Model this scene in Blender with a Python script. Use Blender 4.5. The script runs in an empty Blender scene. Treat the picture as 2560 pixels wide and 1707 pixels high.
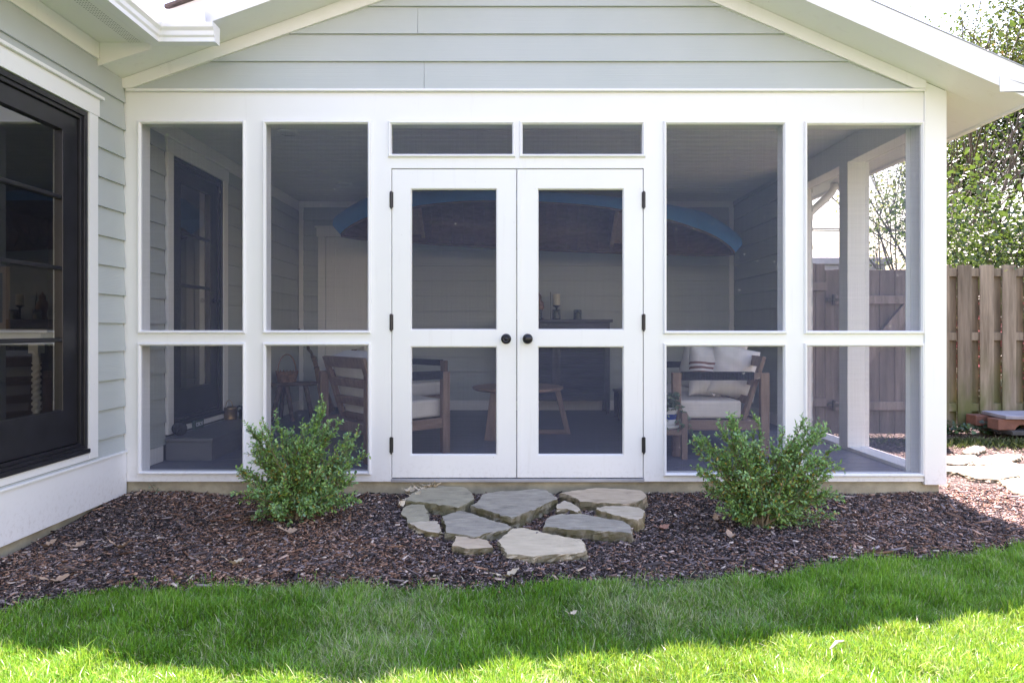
import bpy, bmesh, math, random
import numpy as np
from mathutils import Vector, Matrix, Quaternion
R = math.radians
random.seed(11)
rng = np.random.default_rng(7)
S = bpy.context.scene
COL = S.collection

# ------------------------------------------------------------------ camera, sky, sun, exposure
EYE = 1.077                 # lens height above the mulch
DIST = 4.48                 # lens to the porch front (plane y = 0)
cam_d = bpy.data.cameras.new("camera")
cam_d.sensor_width = 36.0
cam_d.lens = 24.0
cam_d.shift_y = -0.0111
cam_d.shift_x = 0.0008
cam_d.clip_start = 0.05
cam_d.clip_end = 1000
cam = bpy.data.objects.new("camera", cam_d)
cam.location = (0, -DIST, EYE)
cam.rotation_euler = (R(90), 0, 0)
COL.objects.link(cam)
S.camera = cam

SUN = Vector((0.195, 0.515, 1.0)).normalized()
W = bpy.data.worlds.new("World"); S.world = W; W.use_nodes = True
wn = W.node_tree.nodes; wl = W.node_tree.links
sky = wn.new("ShaderNodeTexSky"); sky.sky_type = 'NISHITA'; sky.sun_disc = False
sky.sun_elevation = math.asin(SUN.z)
sky.sun_rotation = math.atan2(SUN.x, SUN.y)
sky.air_density = 2.0; sky.dust_density = 0.5; sky.ozone_density = 1.5
wl.new(sky.outputs[0], wn["Background"].inputs[0])
wn["Background"].inputs[1].default_value = 0.078
sun_d = bpy.data.lights.new("sun", 'SUN'); sun_d.energy = 5.0; sun_d.angle = R(0.5); sun_d.color = (1.0, 0.95, 0.87)
sun = bpy.data.objects.new("sun", sun_d); sun.rotation_euler = SUN.to_track_quat('Z', 'Y').to_euler()
sun.location = (3, 10, 20); COL.objects.link(sun)
S.view_settings.view_transform = 'Standard'; S.view_settings.look = 'None'
S.view_settings.exposure = 2.77; S.view_settings.gamma = 1.0
S.view_settings.use_white_balance = True
S.view_settings.white_balance_temperature = 6850
S.view_settings.white_balance_tint = 37
S.render.engine = 'CYCLES'
S.cycles.max_bounces = 9; S.cycles.diffuse_bounces = 5; S.cycles.transparent_max_bounces = 24
S.cycles.caustics_reflective = False; S.cycles.caustics_refractive = False
S.cycles.use_denoising = True

# ------------------------------------------------------------------ measuring helpers (photo pixels at a known depth -> metres)
F = 2560 * 24 / 36.0
def at(px, py, y):                      # point of the photo at depth plane y
    d = DIST + y
    return ((px - 1278) / F * d, y, EYE - (py - 825) / F * d)
def ground(px, py, h=0.0):              # point of the photo on the level z = h
    d = (EYE - h) * F / (py - 825)
    return ((px - 1278) / F * d, d - DIST)
K = DIST / F
def FX(px): return (px - 1278) * K
def FZ(py): return EYE - (py - 825) * K
def DX(d): return FX(d * 2560 / 2352)
def DZ(d): return FZ(d * 2560 / 2352)

# ------------------------------------------------------------------ materials
def mat(name):
    m = bpy.data.materials.new(name); m.use_nodes = True
    n = m.node_tree.nodes; l = m.node_tree.links
    return m, n, l, n["Principled BSDF"]
def nd(n, t, **kw):
    x = n.new(t)
    for k, v in kw.items():
        if k.startswith('i_'): x.inputs[k[2:].replace('_', ' ')].default_value = v
        else: setattr(x, k, v)
    return x
def rgba(c): return (c[0], c[1], c[2], 1.0)
def ramp(n, l, src, stops):
    r = n.new("ShaderNodeValToRGB"); e = r.color_ramp.elements
    e[0].position, e[0].color = stops[0][0], rgba(stops[0][1])
    e[1].position, e[1].color = stops[-1][0], rgba(stops[-1][1])
    for p, c in stops[1:-1]:
        x = e.new(p); x.color = rgba(c)
    l.new(src, r.inputs[0]); return r
def coords(n, l, scale=(1, 1, 1), rot=(0, 0, 0)):
    tc = n.new("ShaderNodeTexCoord"); mp = n.new("ShaderNodeMapping")
    mp.inputs['Scale'].default_value = scale; mp.inputs['Rotation'].default_value = rot
    l.new(tc.outputs['Object'], mp.inputs[0]); return mp.outputs[0]
def noise(n, l, vec, scale, detail=4, rough=0.55):
    t = nd(n, "ShaderNodeTexNoise"); t.inputs['Scale'].default_value = scale
    t.inputs['Detail'].default_value = detail; t.inputs['Roughness'].default_value = rough
    l.new(vec, t.inputs['Vector']); return t
def bump(n, l, src, b, strength=0.3, dist=0.01):
    x = n.new("ShaderNodeBump"); x.inputs['Strength'].default_value = strength; x.inputs['Distance'].default_value = dist
    l.new(src, x.inputs['Height']); l.new(x.outputs[0], b.inputs['Normal']); return x
def plain(name, c, rough=0.6, metal=0.0, var=0.12, scale=6.0, bmp=0.0, bscale=60.0, stretch=(1, 1, 1), spec=None):
    m, n, l, b = mat(name)
    v = coords(n, l, stretch)
    t = noise(n, l, v, scale)
    r = ramp(n, l, t.outputs[0], [(0.3, [x * (1 - var) for x in c]), (0.7, [min(1, x * (1 + var)) for x in c])])
    l.new(r.outputs[0], b.inputs['Base Color'])
    b.inputs['Roughness'].default_value = rough; b.inputs['Metallic'].default_value = metal
    if spec is not None: b.inputs['Specular IOR Level'].default_value = spec
    if bmp:
        t2 = noise(n, l, v, bscale, 3); bump(n, l, t2.outputs[0], b, bmp, 0.004)
    return m
def paint(name, c, rough=0.42, dirt=(0.35, 0.30, 0.24)):
    m, n, l, b = mat(name)
    v = coords(n, l)
    t = noise(n, l, v, 1.6, 3)
    r = ramp(n, l, t.outputs[0], [(0.3, [x * 0.965 for x in c]), (0.7, c)])
    sp = noise(n, l, v, 90, 1, 0.4)                       # fly specks and small scuffs
    k = ramp(n, l, sp.outputs[0], [(0.0, (1, 1, 1)), (0.155, (1, 1, 1)), (0.175, (0, 0, 0)), (1.0, (0, 0, 0))])
    st = noise(n, l, coords(n, l, (14, 14, 1.2)), 1.0, 4, 0.65)   # faint streaks of grime
    k2 = ramp(n, l, st.outputs[0], [(0.60, (0, 0, 0)), (0.80, (0.16, 0.16, 0.16))])
    add = nd(n, "ShaderNodeMath", operation='MAXIMUM'); l.new(k.outputs[0], add.inputs[0]); l.new(k2.outputs[0], add.inputs[1])
    tc = n.new("ShaderNodeTexCoord"); sx = n.new("ShaderNodeSeparateXYZ"); l.new(tc.outputs['Object'], sx.inputs[0])
    mr = nd(n, "ShaderNodeMapRange"); mr.inputs['From Min'].default_value = .24; mr.inputs['From Max'].default_value = .06; l.new(sx.outputs['Z'], mr.inputs['Value'])
    ms = noise(n, l, v, 38, 4, .7); rs = ramp(n, l, ms.outputs[0], [(.52, (0, 0, 0)), (.66, (.24, .24, .24))])          # rain splash of soil low down
    mz = nd(n, "ShaderNodeMath", operation='MULTIPLY'); l.new(mr.outputs[0], mz.inputs[0]); l.new(rs.outputs[0], mz.inputs[1])
    ad2 = nd(n, "ShaderNodeMath", operation='MAXIMUM'); l.new(add.outputs[0], ad2.inputs[0]); l.new(mz.outputs[0], ad2.inputs[1]); add = ad2
    mx = nd(n, "ShaderNodeMix", data_type='RGBA'); mx.inputs['B'].default_value = rgba(dirt)
    l.new(add.outputs[0], mx.inputs['Factor']); l.new(r.outputs[0], mx.inputs['A']); l.new(mx.outputs['Result'], b.inputs['Base Color'])
    b.inputs['Roughness'].default_value = rough
    t2 = noise(n, l, coords(n, l, (30, 30, 6)), 3, 3); bump(n, l, t2.outputs[0], b, 0.06, 0.003)
    return m
def wood(name, dark, light, scale=(2, 30, 30), rough=0.55, algae=None, bmp=0.25, tinted=False):
    m, n, l, b = mat(name)
    v = coords(n, l, scale)
    t = noise(n, l, v, 1.0, 6, 0.62)
    r = ramp(n, l, t.outputs[0], [(0.3, dark), (0.5, [(a + c) / 2 for a, c in zip(dark, light)]), (0.72, light)])
    out = r.outputs[0]
    if tinted:                                            # every board a little lighter or darker than its neighbour
        at_ = nd(n, "ShaderNodeAttribute", attribute_name="tint")
        hs = nd(n, "ShaderNodeHueSaturation"); ma = nd(n, "ShaderNodeMapRange"); ma.inputs['To Min'].default_value = 0.75; ma.inputs['To Max'].default_value = 1.25
        l.new(at_.outputs['Fac'], ma.inputs['Value']); l.new(ma.outputs[0], hs.inputs['Value']); l.new(out, hs.inputs['Color']); out = hs.outputs[0]
    if algae:
        tc = n.new("ShaderNodeTexCoord"); sx = n.new("ShaderNodeSeparateXYZ"); l.new(tc.outputs['Object'], sx.inputs[0])
        t3 = noise(n, l, coords(n, l, (3, 3, 1.1)), 2.0, 4)
        mr = nd(n, "ShaderNodeMapRange"); mr.inputs['From Min'].default_value = 0.95; mr.inputs['From Max'].default_value = 0.15
        l.new(sx.outputs['Z'], mr.inputs['Value'])
        mu = nd(n, "ShaderNodeMath", operation='MULTIPLY'); l.new(mr.outputs[0], mu.inputs[0])
        rr = ramp(n, l, t3.outputs[0], [(0.36, (0, 0, 0)), (0.62, (1, 1, 1))]); l.new(rr.outputs[0], mu.inputs[1])
        mx = nd(n, "ShaderNodeMix", data_type='RGBA'); mx.inputs['B'].default_value = rgba(algae)
        l.new(mu.outputs[0], mx.inputs['Factor']); l.new(out, mx.inputs['A']); l.new(mx.outputs['Result'], b.inputs['Base Color'])
    else:
        l.new(out, b.inputs['Base Color'])
    b.inputs['Roughness'].default_value = rough
    bump(n, l, t.outputs[0], b, bmp, 0.004)
    return m
def leafmat(name, stops, rough=0.4, trans=0.35, tcol=(0.25, 0.42, 0.05), spec=0.5):
    m, n, l, b = mat(name)
    a = nd(n, "ShaderNodeAttribute", attribute_name="tint")
    r = ramp(n, l, a.outputs['Fac'], stops)
    l.new(r.outputs[0], b.inputs['Base Color']); b.inputs['Roughness'].default_value = rough
    b.inputs['Specular IOR Level'].default_value = spec
    if trans:
        tr = n.new("ShaderNodeBsdfTranslucent"); mx = n.new("ShaderNodeMixShader"); mx.inputs[0].default_value = trans
        hs = nd(n, "ShaderNodeMix", data_type='RGBA'); hs.inputs['Factor'].default_value = 0.55
        hs.inputs['B'].default_value = rgba(tcol); l.new(r.outputs[0], hs.inputs['A']); l.new(hs.outputs['Result'], tr.inputs[0])
        l.new(b.outputs[0], mx.inputs[1]); l.new(tr.outputs[0], mx.inputs[2])
        l.new(mx.outputs[0], n["Material Output"].inputs[0])
    return m

M = {}
M['white'] = paint('white_paint', (0.80, 0.80, 0.785))
M['trimwhite'] = paint('white_gloss_trim', (0.82, 0.82, 0.82), 0.28)
M['vinyl'] = plain('white_gutter_metal', (0.80, 0.80, 0.80), 0.3, var=0.03)
def siding_mat():
    m, n, l, b = mat('grey_siding_paint')
    v = coords(n, l, (1.2, 1.2, 22))
    w = nd(n, "ShaderNodeTexWave", wave_type='BANDS', bands_direction='Z'); w.inputs['Scale'].default_value = 1.6
    w.inputs['Distortion'].default_value = 5.0; w.inputs['Detail'].default_value = 2.5; w.inputs['Detail Scale'].default_value = 1.2
    l.new(v, w.inputs['Vector'])
    t = noise(n, l, coords(n, l), 1.3, 3)
    r = ramp(n, l, t.outputs[0], [(0.3, (0.42, 0.46, 0.45)), (0.7, (0.46, 0.495, 0.485))])
    l.new(r.outputs[0], b.inputs['Base Color']); b.inputs['Roughness'].default_value = 0.55
    msk = noise(n, l, coords(n, l, (1, 1, 3)), 1.7, 2)
    mu = nd(n, "ShaderNodeMath", operation='MULTIPLY'); l.new(w.outputs['Fac'], mu.inputs[0]); l.new(msk.outputs[0], mu.inputs[1])
    bump(n, l, mu.outputs[0], b, 0.22, 0.004)
    return m
M['siding'] = siding_mat()
M['black'] = plain('black_painted_metal', (0.016, 0.016, 0.02), 0.35, var=0.25, scale=9)
M['iron'] = plain('dark_bronze_metal', (0.03, 0.03, 0.036), 0.28, 0.7, var=0.2)
M['alu'] = plain('grey_aluminium', (0.36, 0.37, 0.40), 0.4, 0.3, var=0.1)
M['concrete'] = plain('tan_concrete', (0.36, 0.32, 0.225), 0.9, var=0.28, scale=7, bmp=0.6, bscale=45)
M['deck'] = plain('grey_deck_board', (0.150, 0.152, 0.185), 0.42, var=0.10, scale=5, bmp=0.25, bscale=20, stretch=(1, 14, 14))
M['step'] = plain('charcoal_step_board', (0.125, 0.13, 0.14), 0.5, var=0.12, scale=5, bmp=0.2, bscale=20, stretch=(14, 1, 14))
M['ceiling'] = plain('ceiling_board_paint', (0.70, 0.70, 0.70), 0.5, var=0.04)
M['teak'] = wood('teak', (0.165, 0.105, 0.076), (0.31, 0.21, 0.16), (30, 30, 3))
M['teakx'] = wood('teak_rail', (0.165, 0.105, 0.076), (0.31, 0.21, 0.16), (3, 30, 30))
M['tabletop'] = wood('coffee_table_wood', (0.20, 0.12, 0.085), (0.34, 0.22, 0.16), (3, 24, 24))
M['oldwood'] = wood('old_stool_wood', (0.06, 0.04, 0.03), (0.15, 0.10, 0.075), (5, 18, 18), 0.7)
M['darkwood'] = wood('dark_sideboard_wood', (0.03, 0.03, 0.04), (0.065, 0.062, 0.08), (3, 20, 20), 0.45)
M['fabric'] = plain('off_white_canvas', (0.70, 0.66, 0.62), 0.9, var=0.06, scale=9, bmp=0.25, bscale=350)
M['rope'] = plain('black_woven_rope', (0.028, 0.028, 0.034), 0.8, var=0.4, scale=60, bmp=0.8, bscale=120)
M['fence'] = wood('weathered_fence_wood', (0.12, 0.096, 0.068), (0.33, 0.275, 0.21), (16, 16, 1.4), 0.85, algae=(0.10, 0.115, 0.035), tinted=True)
M['gatewood'] = wood('weathered_gate_wood', (0.10, 0.082, 0.075), (0.26, 0.215, 0.195), (16, 16, 1.4), 0.85, tinted=True)
M['bark'] = wood('bark', (0.05, 0.04, 0.03), (0.16, 0.13, 0.10), (12, 12, 2), 0.9, bmp=0.8)
M['stem'] = wood('shrub_stem', (0.10, 0.075, 0.045), (0.24, 0.19, 0.12), (40, 40, 8), 0.85)
M['copper'] = plain('tarnished_brass', (0.42, 0.29, 0.14), 0.34, 0.9, var=0.35, scale=14)
M['shingle'] = plain('brown_shingle', (0.10, 0.075, 0.07), 0.9, var=0.3, scale=40)
M['ceramic'] = plain('white_glazed_pot', (0.72, 0.72, 0.70), 0.25, var=0.05)
M['blueband'] = plain('blue_glaze', (0.035, 0.07, 0.30), 0.25, var=0.2)
M['wax'] = plain('ivory_wax', (0.72, 0.66, 0.50), 0.5, var=0.08)
M['wicker'] = plain('brown_wicker', (0.24, 0.125, 0.065), 0.7, var=0.5, scale=35)
M['straw'] = plain('broom_straw', (0.26, 0.155, 0.08), 0.85, var=0.4, scale=50)
M['stripe'] = plain('rust_stripe', (0.24, 0.125, 0.105), 0.9, var=0.1)
M['tagw'] = plain('white_label', (0.75, 0.75, 0.80), 0.6, var=0.03)
M['canoe'] = plain('blue_canoe_paint', (0.055, 0.27, 0.62), 0.4, var=0.12, scale=3)
M['canoeyellow'] = plain('yellow_sticker', (0.45, 0.42, 0.20), 0.6)
M['brick'] = plain('red_edging_brick', (0.20, 0.092, 0.065), 0.9, var=0.3, scale=10, bmp=0.6, bscale=40)
M['slate'] = plain('bluish_slate', (0.30, 0.30, 0.34), 0.8, var=0.2, scale=6, bmp=0.5, bscale=25)
M['pinkflower'] = plain('pink_blossom', (0.65, 0.12, 0.16), 0.7)
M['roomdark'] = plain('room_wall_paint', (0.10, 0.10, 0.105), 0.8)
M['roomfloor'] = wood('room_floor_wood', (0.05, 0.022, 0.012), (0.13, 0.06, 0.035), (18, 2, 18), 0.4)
M['furn'] = plain('white_table_paint', (0.70, 0.68, 0.60), 0.5, var=0.05)
M['framewood'] = wood('picture_frame_wood', (0.16, 0.09, 0.05), (0.30, 0.18, 0.11), (20, 20, 4))
M['soil'] = None
def glass_mat():
    m, n, l, b = mat('window_glass')
    lw = n.new("ShaderNodeLayerWeight"); lw.inputs[0].default_value = 0.5
    p = nd(n, "ShaderNodeMath", operation='POWER'); p.inputs[1].default_value = 4.0
    l.new(lw.outputs['Facing'], p.inputs[0])
    mr = nd(n, "ShaderNodeMapRange"); mr.inputs['To Min'].default_value = 0.24; mr.inputs['To Max'].default_value = 1.0
    l.new(p.outputs[0], mr.inputs['Value'])
    g = n.new("ShaderNodeBsdfGlossy"); g.inputs['Roughness'].default_value = 0.0
    t = n.new("ShaderNodeBsdfTransparent"); t.inputs[0].default_value = (0.86, 0.9, 0.88, 1)
    mx = n.new("ShaderNodeMixShader"); l.new(mr.outputs[0], mx.inputs[0]); l.new(t.outputs[0], mx.inputs[1]); l.new(g.outputs[0], mx.inputs[2])
    l.new(mx.outputs[0], n["Material Output"].inputs[0]); return m
M['glass'] = glass_mat()
def jar_mat():
    m, n, l, b = mat('jar_glass')
    g = n.new("ShaderNodeBsdfGlossy"); g.inputs['Roughness'].default_value = 0.05
    t = n.new("ShaderNodeBsdfTransparent"); t.inputs[0].default_value = (0.85, 0.88, 0.88, 1)
    lw = n.new("ShaderNodeLayerWeight"); lw.inputs[0].default_value = 0.45
    mx = n.new("ShaderNodeMixShader"); l.new(lw.outputs['Facing'], mx.inputs[0]); l.new(t.outputs[0], mx.inputs[1]); l.new(g.outputs[0], mx.inputs[2])
    l.new(mx.outputs[0], n["Material Output"].inputs[0]); return m
M['jar'] = jar_mat()
def screen_mat():
    m, n, l, b = mat('insect_screen')
    d = n.new("ShaderNodeBsdfDiffuse")
    lint = noise(n, l, coords(n, l), 42, 2, 0.5)           # lint and pollen caught in the mesh
    lr = ramp(n, l, lint.outputs[0], [(0.0, (0.135, 0.16, 0.245)), (0.715, (0.135, 0.16, 0.245)), (0.75, (0.75, 0.75, 0.75)), (1.0, (0.8, 0.8, 0.8))]); l.new(lr.outputs[0], d.inputs[0])
    t = n.new("ShaderNodeBsdfTransparent")
    mx = n.new("ShaderNodeMixShader")
    v = coords(n, l, (900, 900, 900))                     # threads thicker here and thinner there
    a = noise(n, l, coords(n, l, (2, 2, 260)), 1.0, 2, 0.5)
    c = noise(n, l, coords(n, l, (260, 2, 2)), 1.0, 2, 0.5)
    ad = nd(n, "ShaderNodeMath", operation='ADD'); l.new(a.outputs[0], ad.inputs[0]); l.new(c.outputs[0], ad.inputs[1])
    mr = nd(n, "ShaderNodeMapRange"); mr.inputs['From Min'].default_value = 0.6; mr.inputs['From Max'].default_value = 1.4
    mr.inputs['To Min'].default_value = 0.16; mr.inputs['To Max'].default_value = 0.29
    sm = noise(n, l, coords(n, l), 1.4, 3); ad3 = nd(n, "ShaderNodeMath", operation='MULTIPLY_ADD'); ad3.inputs[1].default_value = .9; l.new(sm.outputs[0], ad3.inputs[0]); l.new(ad.outputs[0], ad3.inputs[2])
    sub = nd(n, "ShaderNodeMath", operation='SUBTRACT'); sub.inputs[1].default_value = .45; l.new(ad3.outputs[0], sub.inputs[0])
    l.new(sub.outputs[0], mr.inputs['Value']); l.new(mr.outputs[0], mx.inputs[0])
    l.new(t.outputs[0], mx.inputs[1]); l.new(d.outputs[0], mx.inputs[2])
    l.new(mx.outputs[0], n["Material Output"].inputs[0]); return m
M['screen'] = screen_mat()
def stone_mat(name, c1, c2, side):
    m, n, l, b = mat(name)
    v = coords(n, l)
    t = noise(n, l, coords(n, l, (4, 9, 9)), 2.2, 6, 0.62)
    r = ramp(n, l, t.outputs[0], [(0.28, [q * .62 for q in c1]), (0.42, c1), (0.7, c2)])
    sp = noise(n, l, v, 120, 2)
    k = ramp(n, l, sp.outputs[0], [(0.63, (0, 0, 0)), (0.72, (0.5, 0.5, 0.5))])
    mx = nd(n, "ShaderNodeMix", data_type='RGBA'); mx.inputs['B'].default_value = (0.55, 0.5, 0.47, 1)
    l.new(k.outputs[0], mx.inputs['Factor']); l.new(r.outputs[0], mx.inputs['A'])
    ge = n.new("ShaderNodeNewGeometry"); sx = n.new("ShaderNodeSeparateXYZ"); l.new(ge.outputs['True Normal'], sx.inputs[0])
    t3 = noise(n, l, v, 14, 3)                                # lichen and soil stain on the broken edges
    m1 = nd(n, "ShaderNodeMapRange"); m1.inputs['From Min'].default_value = 0.90; m1.inputs['From Max'].default_value = 0.6
    l.new(sx.outputs['Z'], m1.inputs['Value'])
    mu = nd(n, "ShaderNodeMath", operation='MULTIPLY'); r3 = ramp(n, l, t3.outputs[0], [(0.25, (0.25, 0.25, 0.25)), (0.55, (1, 1, 1))])
    l.new(m1.outputs[0], mu.inputs[0]); l.new(r3.outputs[0], mu.inputs[1])
    m2 = nd(n, "ShaderNodeMix", data_type='RGBA'); m2.inputs['B'].default_value = rgba(side)
    l.new(mu.outputs[0], m2.inputs['Factor']); l.new(mx.outputs['Result'], m2.inputs['A']); l.new(m2.outputs['Result'], b.inputs['Base Color'])
    b.inputs['Roughness'].default_value = 0.8
    t2 = noise(n, l, coords(n, l, (6, 14, 30)), 3, 6, 0.6); bump(n, l, t2.outputs[0], b, 0.5, 0.012)
    return m
M['stoneblue'] = stone_mat('blue_grey_flagstone', (0.278, 0.251, 0.202), (0.400, 0.360, 0.282), (0.11, 0.095, 0.045))
M['stonegrey'] = stone_mat('grey_flagstone', (0.297, 0.267, 0.189), (0.412, 0.367, 0.252), (0.13, 0.12, 0.065))
M['stonecream'] = stone_mat('cream_sandstone', (0.472, 0.393, 0.281), (0.614, 0.519, 0.396), (0.20, 0.16, 0.08))
M['stonepink'] = stone_mat('pinkish_flagstone', (0.470, 0.364, 0.251), (0.588, 0.475, 0.328), (0.13, 0.11, 0.06))
M['stonepale'] = stone_mat('pale_flagstone', (0.518, 0.433, 0.300), (0.628, 0.532, 0.371), (0.14, 0.12, 0.07))

# ------------------------------------------------------------------ object helpers
ROOTLOC = {}
def tag(o, label=None, cat=None, group=None, kind=None):
    if label: o['label'] = label
    if cat: o['category'] = cat
    if group: o['group'] = group
    if kind: o['kind'] = kind
    return o
def thing(name, label, cat, loc=(0, 0, 0), rz=0.0, group=None):
    o = bpy.data.objects.new(name, None); COL.objects.link(o)
    o.empty_display_size = 0.1
    o.location = loc; o.rotation_euler = (0, 0, rz)
    tag(o, label, cat, group); ROOTLOC[o.name] = Vector(loc)
    return o
def base_of(p):
    while p.parent: p = p.parent
    return ROOTLOC.get(p.name, Vector(p.location))
class MB:
    def __init__(s): s.v = []; s.f = []; s.mi = []; s.cur = 0
    def quad(s, *p):
        i = len(s.v); s.v += [tuple(q) for q in p]; s.f.append(tuple(range(i, i + len(p)))); s.mi.append(s.cur); return s
    def box(s, x0, x1, y0, y1, z0, z1, mtx=None):
        i = len(s.v)
        c = [(x0, y0, z0), (x1, y0, z0), (x1, y1, z0), (x0, y1, z0), (x0, y0, z1), (x1, y0, z1), (x1, y1, z1), (x0, y1, z1)]
        if mtx is not None: c = [tuple(mtx @ Vector(q)) for q in c]
        s.v += c
        for q in [(3, 2, 1, 0), (4, 5, 6, 7), (0, 1, 5, 4), (1, 2, 6, 5), (2, 3, 7, 6), (3, 0, 4, 7)]:
            s.f.append(tuple(i + k for k in q)); s.mi.append(s.cur)
        return s
    def beam(s, a, b, w, h, up=(0, 0, 1)):          # a bar of section w x h from a to b
        a, b = Vector(a), Vector(b); d = (b - a); L = d.length; d.normalize()
        u = Vector(up); x = d.cross(u)
        if x.length < 1e-5: x = d.cross(Vector((0, 1, 0)))
        x.normalize(); z = x.cross(d)
        m = Matrix((x, d, z)).transposed().to_4x4(); m.translation = a
        return s.box(-w / 2, w / 2, 0, L, -h / 2, h / 2, m)
    def prism(s, pts, vec):                          # polygon pts swept by vec
        i = len(s.v); n = len(pts); vec = Vector(vec)
        s.v += [tuple(p) for p in pts] + [tuple(Vector(p) + vec) for p in pts]
        s.f.append(tuple(range(i, i + n))[::-1]); s.f.append(tuple(range(i + n, i + 2 * n))); s.mi += [s.cur, s.cur]
        for k in range(n):
            j = (k + 1) % n; s.f.append((i + k, i + j, i + n + j, i + n + k)); s.mi.append(s.cur)
        return s
    def tube(s, pts, r, n=8, cap=True):
        pts = [Vector(p) for p in pts]; m = len(pts)
        rr = r if isinstance(r, (list, tuple)) else [r] * m
        i0 = len(s.v); prev = None
        for k, p in enumerate(pts):
            d = (pts[min(k + 1, m - 1)] - pts[max(k - 1, 0)]); d.normalize() if d.length > 0 else None
            a = prev if prev is not None else (Vector((0, 0, 1)) if abs(d.z) < 0.9 else Vector((1, 0, 0)))
            x = a - d * a.dot(d)
            if x.length < 1e-5: x = Vector((0, 1, 0)) - d * d.y
            x.normalize(); y = d.cross(x); prev = x
            for q in range(n):
                t = 2 * math.pi * q / n
                s.v.append(tuple(p + (x * math.cos(t) + y * math.sin(t)) * rr[k]))
        for k in range(m - 1):
            for q in range(n):
                a = i0 + k * n + q; b = i0 + k * n + (q + 1) % n
                s.f.append((a, b, b + n, a + n)); s.mi.append(s.cur)
        if cap:
            s.f.append(tuple(i0 + q for q in range(n))[::-1]); s.f.append(tuple(i0 + (m - 1) * n + q for q in range(n))); s.mi += [s.cur, s.cur]
        return s
    def lathe(s, prof, org=(0, 0, 0), axis='Z', n=24, cap=True):   # prof: (radius, height)
        i0 = len(s.v); m = len(prof); o = Vector(org)
        for r, h in prof:
            for q in range(n):
                t = 2 * math.pi * q / n; c, sn = math.cos(t) * r, math.sin(t) * r
                p = (c, sn, h) if axis == 'Z' else ((c, -h, sn) if axis == '-Y' else (h, c, sn))
                s.v.append(tuple(o + Vector(p)))
        for k in range(m - 1):
            for q in range(n):
                a = i0 + k * n + q; b = i0 + k * n + (q + 1) % n
                s.f.append((a, b, b + n, a + n)); s.mi.append(s.cur)
        if cap:
            if prof[0][0] > 1e-4: s.f.append(tuple(i0 + q for q in range(n))[::-1]); s.mi.append(s.cur)
            if prof[-1][0] > 1e-4: s.f.append(tuple(i0 + (m - 1) * n + q for q in range(n))); s.mi.append(s.cur)
        return s
    def build(s, name, m, parent=None, world=True, bevel=0.0, smooth=False, seg=2, sub=0, fix=True):
        me = bpy.data.meshes.new(name); me.from_pydata(s.v, [], s.f)
        ms = m if isinstance(m, (list, tuple)) else [m]
        for x in ms: me.materials.append(x)
        if len(ms) > 1: me.polygons.foreach_set('material_index', s.mi)
        me.update()
        if fix:
            bm = bmesh.new(); bm.from_mesh(me); bmesh.ops.recalc_face_normals(bm, faces=bm.faces); bm.to_mesh(me); bm.free()
        return link(name, me, parent, world, bevel, smooth, seg, sub)
def link(name, me, parent=None, world=True, bevel=0.0, smooth=False, seg=2, sub=0):
    o = bpy.data.objects.new(name, me); COL.objects.link(o)
    if parent is not None:
        o.parent = parent
        if world: me.transform(Matrix.Translation(-base_of(parent)))
    elif world:
        n = len(me.vertices); co = np.empty(n * 3, np.float32); me.vertices.foreach_get('co', co); co = co.reshape(-1, 3)
        lo, hi = co.min(0), co.max(0); c = Vector(((lo[0] + hi[0]) / 2, (lo[1] + hi[1]) / 2, lo[2]))
        me.transform(Matrix.Translation(-c)); o.location = c; ROOTLOC[o.name] = c
    if smooth:
        me.polygons.foreach_set('use_smooth', [True] * len(me.polygons))
    if bevel:
        b = o.modifiers.new('bevel', 'BEVEL'); b.width = bevel; b.segments = seg; b.limit_method = 'ANGLE'; b.angle_limit = R(40)
        b.harden_normals = False
    if sub:
        q = o.modifiers.new('sub', 'SUBSURF'); q.levels = sub; q.render_levels = sub
    return o
def panel(xs, zs, filled, y0, y1, axis='Y'):         # one connected slab with openings; axis 'Y': in the XZ plane, 'X': in the YZ plane
    b = MB(); ix = {}
    def P(i, j, k):
        key = (i, j, k)
        if key not in ix:
            ix[key] = len(b.v); d = (y0, y1)[k]
            b.v.append((xs[i], d, zs[j]) if axis == 'Y' else (d, xs[i], zs[j]))
        return ix[key]
    def f(*q): b.f.append(q); b.mi.append(0)
    nx, nz = len(xs) - 1, len(zs) - 1
    ok = lambda i, j: 0 <= i < nx and 0 <= j < nz and filled((xs[i] + xs[i + 1]) / 2, (zs[j] + zs[j + 1]) / 2)
    for i in range(nx):
        for j in range(nz):
            if not ok(i, j): continue
            for k in (0, 1): f(P(i, j, k), P(i + 1, j, k), P(i + 1, j + 1, k), P(i, j + 1, k))
            if not ok(i - 1, j): f(P(i, j, 0), P(i, j, 1), P(i, j + 1, 1), P(i, j + 1, 0))
            if not ok(i + 1, j): f(P(i + 1, j, 0), P(i + 1, j, 1), P(i + 1, j + 1, 1), P(i + 1, j + 1, 0))
            if not ok(i, j - 1): f(P(i, j, 0), P(i, j, 1), P(i + 1, j, 1), P(i + 1, j, 0))
            if not ok(i, j + 1): f(P(i, j + 1, 0), P(i, j + 1, 1), P(i + 1, j + 1, 1), P(i + 1, j + 1, 0))
    return b
def slab(rect, holes, y0, y1, axis='Y'):
    xs = sorted({rect[0], rect[1]} | {h[0] for h in holes} | {h[1] for h in holes})
    zs = sorted({rect[2], rect[3]} | {h[2] for h in holes} | {h[3] for h in holes})
    inside = lambda x, z: not any(h[0] < x < h[1] and h[2] < z < h[3] for h in holes)
    return panel(xs, zs, inside, y0, y1, axis)
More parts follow.
